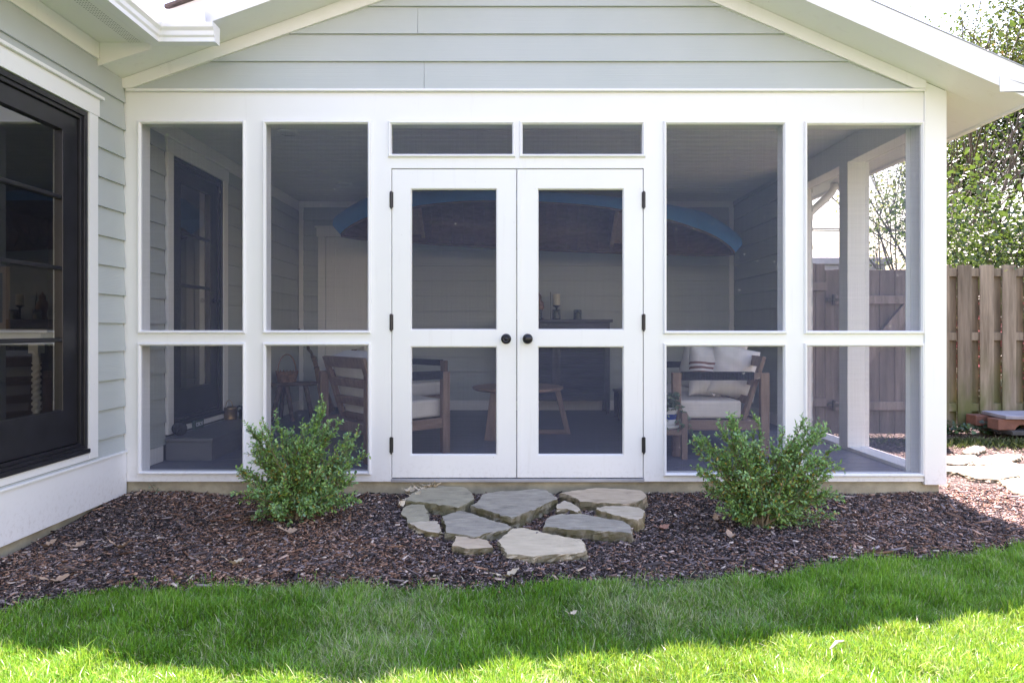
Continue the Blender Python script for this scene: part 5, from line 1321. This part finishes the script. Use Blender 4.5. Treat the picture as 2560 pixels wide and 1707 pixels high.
shrub('boxwood_shrub', 'leafy green boxwood with a tall spire of twigs, under the screens beside the house corner', (742, 1303),
  [(805, 1012), (790, 1030), (822, 1050), (695, 1042), (682, 1060), (760, 1072), (740, 1095), (640, 1062), (655, 1078), (612, 1112), (625, 1130), (602, 1160), (610, 1180), (866, 1122), (858, 1100), (905, 1142), (880, 1160), (882, 1195), (868, 1215), (905, 1235), (880, 1248), (618, 1238), (640, 1255), (610, 1215), (840, 1062), (700, 1090), (650, 1150), (840, 1170), (700, 1300), (660, 1272), (790, 1290), (750, 1318), (720, 1308), (820, 1270)], 5, .66, 58, warm=.34)
shrub('boxwood_shrub', 'wide-spreading green boxwood with yellowing inner leaves, under the screens near the corner post', (1900, 1318),
  [(1822, 1036), (1845, 1042), (1812, 1055), (1906, 1050), (1892, 1070), (1960, 1075), (2010, 1045), (2022, 1062), (2045, 1058), (2060, 1072), (1985, 1100), (1730, 1090), (1745, 1082), (1728, 1112), (1760, 1110), (1752, 1176), (1765, 1190), (1745, 1180), (1760, 1215), (1775, 1240), (2065, 1105), (2076, 1110), (2090, 1158), (2070, 1150), (2048, 1178), (2035, 1205), (2095, 1235), (2085, 1225), (2070, 1250), (2080, 1292), (2040, 1310), (1800, 1260), (1790, 1270), (1850, 1300), (1905, 1325), (1960, 1310), (1840, 1285), (2000, 1310), (1980, 1290), (1950, 1140), (1860, 1100)], 8, .64, 48, warm=.5)
# a weed sprig at the foundation
w0 = Vector((*ground(372, 1245), .0)); w0.y = -.02
wd = thing('weed', 'thin green weed sprig against the concrete by the house corner', 'weed', (w0.x, w0.y, 0))
ivy(wd, [[w0, w0 + Vector((-.01, -.01, .05)), w0 + Vector((-.03, -.02, .085))], [w0 + Vector((0, -.005, .02)), w0 + Vector((.03, -.02, .055))]], .014, 3, None, mt=M['ivy'], L0=.022)

# ================================================================== FENCE, GATE AND WHAT LIES ALONG THEM
def board_mesh(b, tin, x0, x1, y0, y1, z0, z1, t, r, j=.004):
    i = len(b.v); b.box(x0, x1, y0, y1, z0, z1 + r.uniform(-j, j)); tin += [t] * (len(b.v) - i)
def finish(b, tin, name, m, parent, bevel=.003):
    o = b.build(name, m, parent, bevel=bevel); a = o.data.attributes.new('tint', 'FLOAT', 'POINT'); a.data.foreach_set('value', tin); return o
FY = 2.88
fr_ = random.Random(12)
fn = thing('board_fence', 'weathered shadowbox board fence with gaps, right of the porch', 'fence', (6.5, FY, 0))
b = MB(); tin = []; x = 4.565
while x < 9.6: board_mesh(b, tin, x, x + .148, FY - .02, FY, -.05 if fr_.random() > .25 else .04, 1.775, fr_.random(), fr_); x += .2395
finish(b, tin, 'front_pickets', M['fence'], fn)
b = MB(); tin = []; x = 4.69 - .2395
while x < 9.6: board_mesh(b, tin, x, x + .142, FY + .042, FY + .06, .03, 1.74, fr_.random() * .6, fr_); x += .2395
finish(b, tin, 'rear_pickets', M['fence'], fn)
for z in (.20, .965, 1.655):
    b = MB(); tin = []; board_mesh(b, tin, 4.42, 9.7, FY + .0005, FY + .0415, z, z + .088, .4, fr_, 0); finish(b, tin, 'rail', M['fence'], fn)
for x in (4.46, 6.9, 9.3):
    b = MB(); tin = []; board_mesh(b, tin, x, x + .09, FY + .061, FY + .15, -.1, 1.70, .3, fr_); finish(b, tin, 'post', M['fence'], fn)
GY_ = 2.5
gt = thing('garden_gate', 'weathered wooden board gate with diagonal brace and black strap hinges, seen through the porch screens', 'gate', (3.75, GY_, 0))
gxa, gxb = 3.30, 4.30; zt_ = 1.70
b = MB(); tin = []; x = gxa
for wd_ in (.16, .155, .15, .16, .15, .155, .07):
    board_mesh(b, tin, x, x + wd_ - .004, GY_, GY_ + .02, .02, zt_ - .005, fr_.random() * .55, fr_); x += wd_
finish(b, tin, 'boards', M['gatewood'], gt)
for z in (at(0, 760, GY_)[2], at(0, 1024, GY_)[2]):
    b = MB(); tin = []; board_mesh(b, tin, gxa + .0, gxb - .03, GY_ - .036, GY_ - .0005, z, z + .085, .95, fr_, 0); finish(b, tin, 'rail', M['gatewood'], gt)
b = MB(); b.beam((3.40, GY_ - .0185, .545), (4.16, GY_ - .0185, 1.435), .036, .125, (0, 0, 1)); finish(b, [1.0] * 8, 'brace', M['gatewood'], gt)
for z in (at(0, 750, GY_)[2], at(0, 1012, GY_)[2]):
    MB().box(gxa - .09, gxa + .10, GY_ - .046, GY_ - .037, z - .014, z + .018).box(gxa - .035, gxa - .012, GY_ - .06, GY_ - .036, z - .055, z + .055).build('strap_hinge', M['black'], gt, bevel=.002)
gp = thing('gate_post_fence', 'short weathered fence section with hinge post left of the gate', 'fence', (3.1, GY_, 0))
b = MB(); tin = []
for x, zt in ((2.90, 1.66), (3.02, 1.755), (3.115, 1.755), (3.21, 1.69)): board_mesh(b, tin, x, x + .092 if x > 3 else x + .11, GY_ + .0, GY_ + .022, -.03, zt, fr_.random() * .6, fr_)
finish(b, tin, 'boards', M['gatewood'], gp)
b = MB(); tin = []; board_mesh(b, tin, 3.10, 3.215, GY_ + .0225, GY_ + .115, -.1, 1.70, .5, fr_); finish(b, tin, 'post', M['gatewood'], gp)
for z in (.30, 1.48):
    b = MB(); tin = []; board_mesh(b, tin, 2.88, 3.21, GY_ - .036, GY_ - .0005, z, z + .085, .6, fr_, 0); finish(b, tin, 'rail', M['gatewood'], gp)
# paving pieces stacked by the fence
ex, ey = 5.02, 2.42
def spot(px, py, h): return ground(px, py, h)
eb = MB(); x0 = 4.88; x1 = 5.62; y0 = 2.36
arch = [(x0, .075), (x0 + .17, .075), (x0 + .19, .105), (x0 + .22, .125), (x0 + .30, .125), (x0 + .34, .105), (x0 + .36, .075), (x1, .075), (x1, .185), (x0, .185)]
eb.prism([(x, y0, z) for x, z in arch], (0, .16, 0)); tag(eb.build('edging_block', M['brick'], bevel=.008), 'red brick edging block with a notch, under the slab by the fence', 'edging block')
tag(MB().box(4.98, 5.70, 2.30, 2.85, .030, .074).build('stone_slab', plain('dark_slate', (.075, .075, .075), .85, var=.3, bmp=.5), bevel=.008), 'dark slab lying on the ground under the red edging block', 'slab', 'loose slabs by the fence')
sl_ = MB().prism([(4.94, 2.34, .1865), (5.75, 2.25, .1865), (5.80, 2.80, .1865), (5.0, 2.78, .1865)], (0, 0, .035)).build('stone_slab', M['slate'], bevel=.006)
tag(sl_, 'bluish slate slab lying on top of the red edging block', 'slab', 'loose slabs by the fence')
tag(MB().box(4.86, 5.6, 2.66, 2.82, .0755, .185).build('edging_block', M['brick'], bevel=.008), 'red brick edging block at the back, holding up the slab next to the fence', 'edging block')
# ivy at the foot of the fence
iv = thing('ground_ivy', 'dark green ivy creeping along the foot of the fence', 'ivy', (5.1, 2.75, 0))
r_ = random.Random(31); strands = []
for k in range(34):
    x = r_.choice([r_.uniform(4.55, 4.85), r_.uniform(5.0, 5.25), r_.uniform(4.5, 6.2)]); y = r_.uniform(2.62, 2.83); z = .0
    strands.append([(x, y, 0), (x + r_.uniform(-.08, .08), y - r_.uniform(0, .08), r_.uniform(.04, .11)), (x + r_.uniform(-.16, .16), y - r_.uniform(0, .14), r_.uniform(.02, .15))])
ivy(iv, strands, .014, 7, None, mt=M['ivydark'], L0=.042)
# litter and tufts on the side ground
r = np.random.default_rng(61); nn = 34000
x = r.uniform(2.9, 6.5, nn); y = r.uniform(.15, 2.9, nn); k = np.ones(nn, bool)
for P in SPX: k &= ~in_poly(x, y, P)
x, y = x[k], y[k]; nn = len(x)
pos = np.stack([x, y, gz(x, y) + r.uniform(.002, .016, nn)], 1); an = r.uniform(0, 6.28, nn)
dv = np.stack([np.cos(an), np.sin(an), r.normal(0, .15, nn)], 1); nv = np.stack([r.normal(0, .3, nn), r.normal(0, .3, nn), np.ones(nn)], 1)
L = r.uniform(.008, .034, nn); me = leaves_mesh('leaf_litter', pos, dv, nv, L, L * r.uniform(.12, .5, nn), r.random(nn), .1, .1)
me.materials.append(leafmat('litter', [(0, (.05, .033, .026)), (.5, (.15, .10, .075)), (.85, (.28, .20, .15)), (1, (.45, .36, .27))], .8, 0))
o = bpy.data.objects.new('leaf_litter', me); COL.objects.link(o); tag(o, 'brown leaf litter on the ground before the fence and gate', 'leaf litter', kind='stuff')
pt = []
for (cx_, cy_, sp_, nn_, seed) in ((4.45, 2.15, .16, 700, 1), (5.0, 2.05, .20, 1100, 2), (5.3, 1.6, .3, 300, 3), (4.1, 2.0, .2, 260, 4), (5.2, .7, .5, 260, 5), (3.4, 2.3, .25, 260, 6)):
    r = np.random.default_rng(seed + 70); x = r.normal(cx_, sp_, nn_); y = np.minimum(r.normal(cy_, sp_ * .6, nn_), 2.82); L = r.uniform(.03, .10, nn_); an = r.uniform(0, 6.28, nn_)
    pos = np.stack([x, y, gz(x, y)], 1); dv = np.stack([np.cos(an) * .7, np.sin(an) * .7, r.uniform(.3, 1.2, nn_)], 1); nv = np.stack([np.cos(an + 1.57), np.sin(an + 1.57), np.full(nn_, .3)], 1)
    pt.append((pos, dv, nv, L, r.uniform(.2, .95, nn_)))
pos, dv, nv, L, T = [np.concatenate([q[k] for q in pt]) for k in range(5)]
me = leaves_mesh('weed_grass', pos, dv, nv, L, np.full(len(L), .0045), T, .05, .25); me.materials.append(leafmat('weed_blade', [(0, (.02, .05, .015)), (.6, (.06, .11, .03)), (1, (.22, .21, .10))], .5, .25, (.2, .28, .05)))
o = bpy.data.objects.new('weed_grass', me); COL.objects.link(o); tag(o, 'sparse weedy grass tufts beside the side path', 'grass', kind='stuff')

# ================================================================== TREES BEYOND THE FENCE
M['maple'] = leafmat('maple_leaf', [(0, (.014, .036, .014)), (.5, (.034, .078, .02)), (.85, (.075, .13, .025)), (1, (.20, .17, .03))], .42, .24, (.16, .28, .035), .45)
M['mixed'] = leafmat('yellowing_leaf', [(0, (.02, .045, .02)), (.5, (.05, .095, .025)), (.85, (.12, .15, .03)), (1, (.40, .24, .05))], .42, .24, (.20, .28, .05), .45)
M['haziness'] = leafmat('pale_leaf', [(0, (.06, .09, .05)), (1, (.16, .20, .09))], .5, .4, (.40, .45, .15), .4)
def grow(st, tips, p, d, L, rad, lvl, r, spread, up, shrinkf=.74):
    n_ = 5; P = [Vector(p)]; dd = Vector(d).normalized()
    for k in range(n_):
        dd = (dd + Vector((r.gauss(0, .10), r.gauss(0, .10), r.gauss(0, .08) + up))).normalized(); P.append(P[-1] + dd * L / n_)
    st.tube(P, [rad * (1 - .38 * k / n_) for k in range(n_ + 1)], 7 if rad > .03 else 5, cap=False)
    if lvl == 0: tips += [(q, dd.copy()) for q in P[1:]]; return
    if lvl == 1: tips += [(q, dd.copy()) for q in P[3:]]
    for k in range(3 if lvl > 1 else 4):
        f = r.uniform(.40, 1.0); q = P[min(n_, max(1, int(round(f * n_))))]
        a = r.uniform(0, 6.28); e = dd.orthogonal().normalized(); e2 = dd.cross(e)
        nd_ = (dd + (e * math.cos(a) + e2 * math.sin(a)) * r.uniform(.5, 1.0) * spread).normalized()
        grow(st, tips, q, nd_, L * r.uniform(.6, .9) * shrinkf / .74, rad * .55, lvl - 1, r, spread, up, shrinkf)
def tree(label, base, height, seed, mleaf, leaf=.08, per=26, clump=.28, lvl=4, spread=1.0, up=.05, trunk=.16, stems=1, first=.30, group='trees beyond the fence', lean=(0, 0), name='tree', zmin=0.0):
    r = random.Random(seed); g = np.random.default_rng(seed)
    t = thing(name, label, 'tree', base, 0, group); st = MB(); tips = []
    for s in range(stems):
        a = s * 2.4; d = Vector((lean[0] + .22 * math.cos(a) * (stems > 1), lean[1] + .22 * math.sin(a) * (stems > 1), 1))
        grow(st, tips, Vector(base) + Vector((.12 * math.cos(a), .12 * math.sin(a), -.1)) * (stems > 1), d, height * first * r.uniform(.9, 1.15), trunk / (stems ** .5), lvl, r, spread, up)
    st.build('trunk', M['bark'], t, smooth=True)
    if per and tips:
        c = np.array([tuple(q[0]) for q in tips]); n_ = len(c) * per
        pos = np.repeat(c, per, 0) + np.clip(g.normal(0, 1, (n_, 3)), -1.9, 1.9) * np.array([clump, clump, clump * .72])
        pos = pos[pos[:, 2] > zmin]; n_ = len(pos)
        dv = g.normal(0, 1, (n_, 3)); dv[:, 2] = dv[:, 2] * .5 - .35; nv = g.normal(0, .55, (n_, 3)); nv[:, 2] += 1
        L = leaf * g.uniform(.6, 1.3, n_); cl = vnoise(pos[:, 0] * 1 + 70, pos[:, 2] + pos[:, 1] * .6 + 70, 1.3, seed)
        T = np.clip(.15 + .55 * cl + g.normal(0, .17, n_) + (g.random(n_) < .03) * .4, 0, 1)
        me = leaves_mesh('crown', pos, dv, nv, L, L * g.uniform(.5, .8, n_), T, .12, .18); me.materials.append(mleaf); link('crown', me, t)
    return t
tree('dense leafy maple with bright backlit leaves overhanging the fence', (12.0, 8.6, -.04), 7.6, 3, M['maple'], .060, 80, .34, 4, .9, .03, .20)
tree('tall tree with yellow-tinged leaves rising above the porch roof edge', (12.5, 11.5, -.04), 13.5, 14, M['mixed'], .070, 100, .46, 4, .9, .06, .24)
tree('second leafy tree at the far side, behind the backlit maple', (13.4, 9.6, -.04), 11.5, 23, M['maple'], .070, 80, .46, 4, 1.0, .04, .24)
tree('sparse tree with several bare dark stems behind the fence', (8.25, 7.6, -.04), 6.2, 9, M['maple'], .07, 2, .22, 3, .55, .05, .11, stems=4, first=.42)
tree('thin young tree with few leaves, seen against the sky through the screens', (6.75, 7.0, -.04), 5.4, 19, M['haziness'], .055, 5, .14, 3, .60, .10, .045, first=.40)
tree('low leafy sapling with bright green leaves just above the fence', (6.5, 4.5, -.04), 3.2, 27, M['maple'], .062, 13, .20, 3, .9, .06, .03, stems=3, first=.42, zmin=1.5)
tree('round pale bush showing above the gate', (8.6, 11.5, -.04), 2.9, 41, M['mixed'], .07, 90, .34, 3, 1.1, .02, .06, first=.30, name='tree')
tree('dark bushy tree low behind the fence boards', (8.0, 6.2, -.04), 3.9, 45, M['maple'], .055, 110, .38, 3, 1.2, .0, .09, first=.30)
tree('bushy tree low behind the fence, right of the dark one', (9.9, 6.6, -.04), 4.2, 47, M['maple'], .055, 110, .40, 3, 1.2, .0, .09, first=.30)
# the wooded edge far behind, one mass
g = np.random.default_rng(5); n_ = 60000; x = g.uniform(15.6, 36, n_); y = 19 + g.normal(0, 1.2, n_); top = 2.6 + 3.2 * vnoise(x + 10, x * 0 + 4, .35, 3) + .9 * vnoise(x + 10, x * 0 + 9, 1.6, 4)
pos = np.stack([x, y, top * g.random(n_) ** .7], 1); nv = g.normal(0, .6, (n_, 3)); nv[:, 2] += 1; L = g.uniform(.10, .22, n_)
me = leaves_mesh('distant_woods', pos, g.normal(0, 1, (n_, 3)), nv, L, L * .6, np.clip(vnoise(pos[:, 0] + 30, pos[:, 2] * 1.5 + 30, 1.1, 7) + g.normal(0, .15, n_), 0, .9), .12, .2); me.materials.append(M['maple'])
o = bpy.data.objects.new('distant_woods', me); COL.objects.link(o); tag(o, 'dark green wooded edge filling the gaps below the garden trees', 'woods', kind='stuff')
# blossoming bush and low building beyond
fb = thing('flowering_bush', 'bush with pink-red blossom glimpsed through the fence gaps', 'bush', (6.6, 5.0, -.04))
g = np.random.default_rng(88); n_ = 2600; pos = np.stack([6.6 + g.normal(0, .9, n_), 5.0 + g.normal(0, .25, n_), .75 + g.normal(0, .3, n_)], 1)
me = leaves_mesh('blossom', pos, g.normal(0, 1, (n_, 3)), g.normal(0, 1, (n_, 3)), g.uniform(.03, .06, n_), g.uniform(.025, .05, n_), g.random(n_), .1, .1); me.materials.append(M['pinkflower']); link('blossom', me, fb)
me = leaves_mesh('foliage', pos + g.normal(0, .1, (n_, 3)), g.normal(0, 1, (n_, 3)), g.normal(0, 1, (n_, 3)), g.uniform(.04, .07, n_), g.uniform(.02, .035, n_), g.random(n_), .1, .1); me.materials.append(M['maple']); link('foliage', me, fb)
b = MB(); rr = random.Random(6)
for k in range(14): b.tube([(6.6 + rr.gauss(0, .15), 5.0, -.05), (6.6 + rr.gauss(0, .6), 5 + rr.gauss(0, .1), .5), (6.6 + rr.gauss(0, 1.0), 5 + rr.gauss(0, .2), 1.1)], [.02, .012, .004], 6)
b.build('stems', M['bark'], fb)
sh = thing('neighbour_shed', 'low pale flat-roofed outbuilding beyond the gate', 'shed', (8.1, 14.0, -.04))
MB().box(6.9, 9.6, 13.0, 15.5, -.05, 2.75).build('walls', plain('lavender_wall', (.55, .53, .60), .7, var=.05), sh, bevel=.02)
MB().box(6.8, 9.7, 12.9, 15.6, 2.751, 2.93).build('roof', plain('pale_roof_edge', (.62, .60, .68), .6, var=.05), sh, bevel=.02)
MB().tube([(7.9, 13.6, 2.9), (7.9, 13.6, 3.35)], .05, 8).build('vent_pipe', M['alu'], sh)
for z, y, lb in ((3.02, 9.2, 'lower black utility cable crossing behind the trees'), (3.10, 9.5, 'upper black utility cable crossing behind the trees')):
    tag(MB().tube([(4 + k * 1.5, y, z + .004 * (k - 8) ** 2 * .3) for k in range(17)], .013, 6).build('utility_cable', M['rope']), lb, 'cable', 'utility cables')
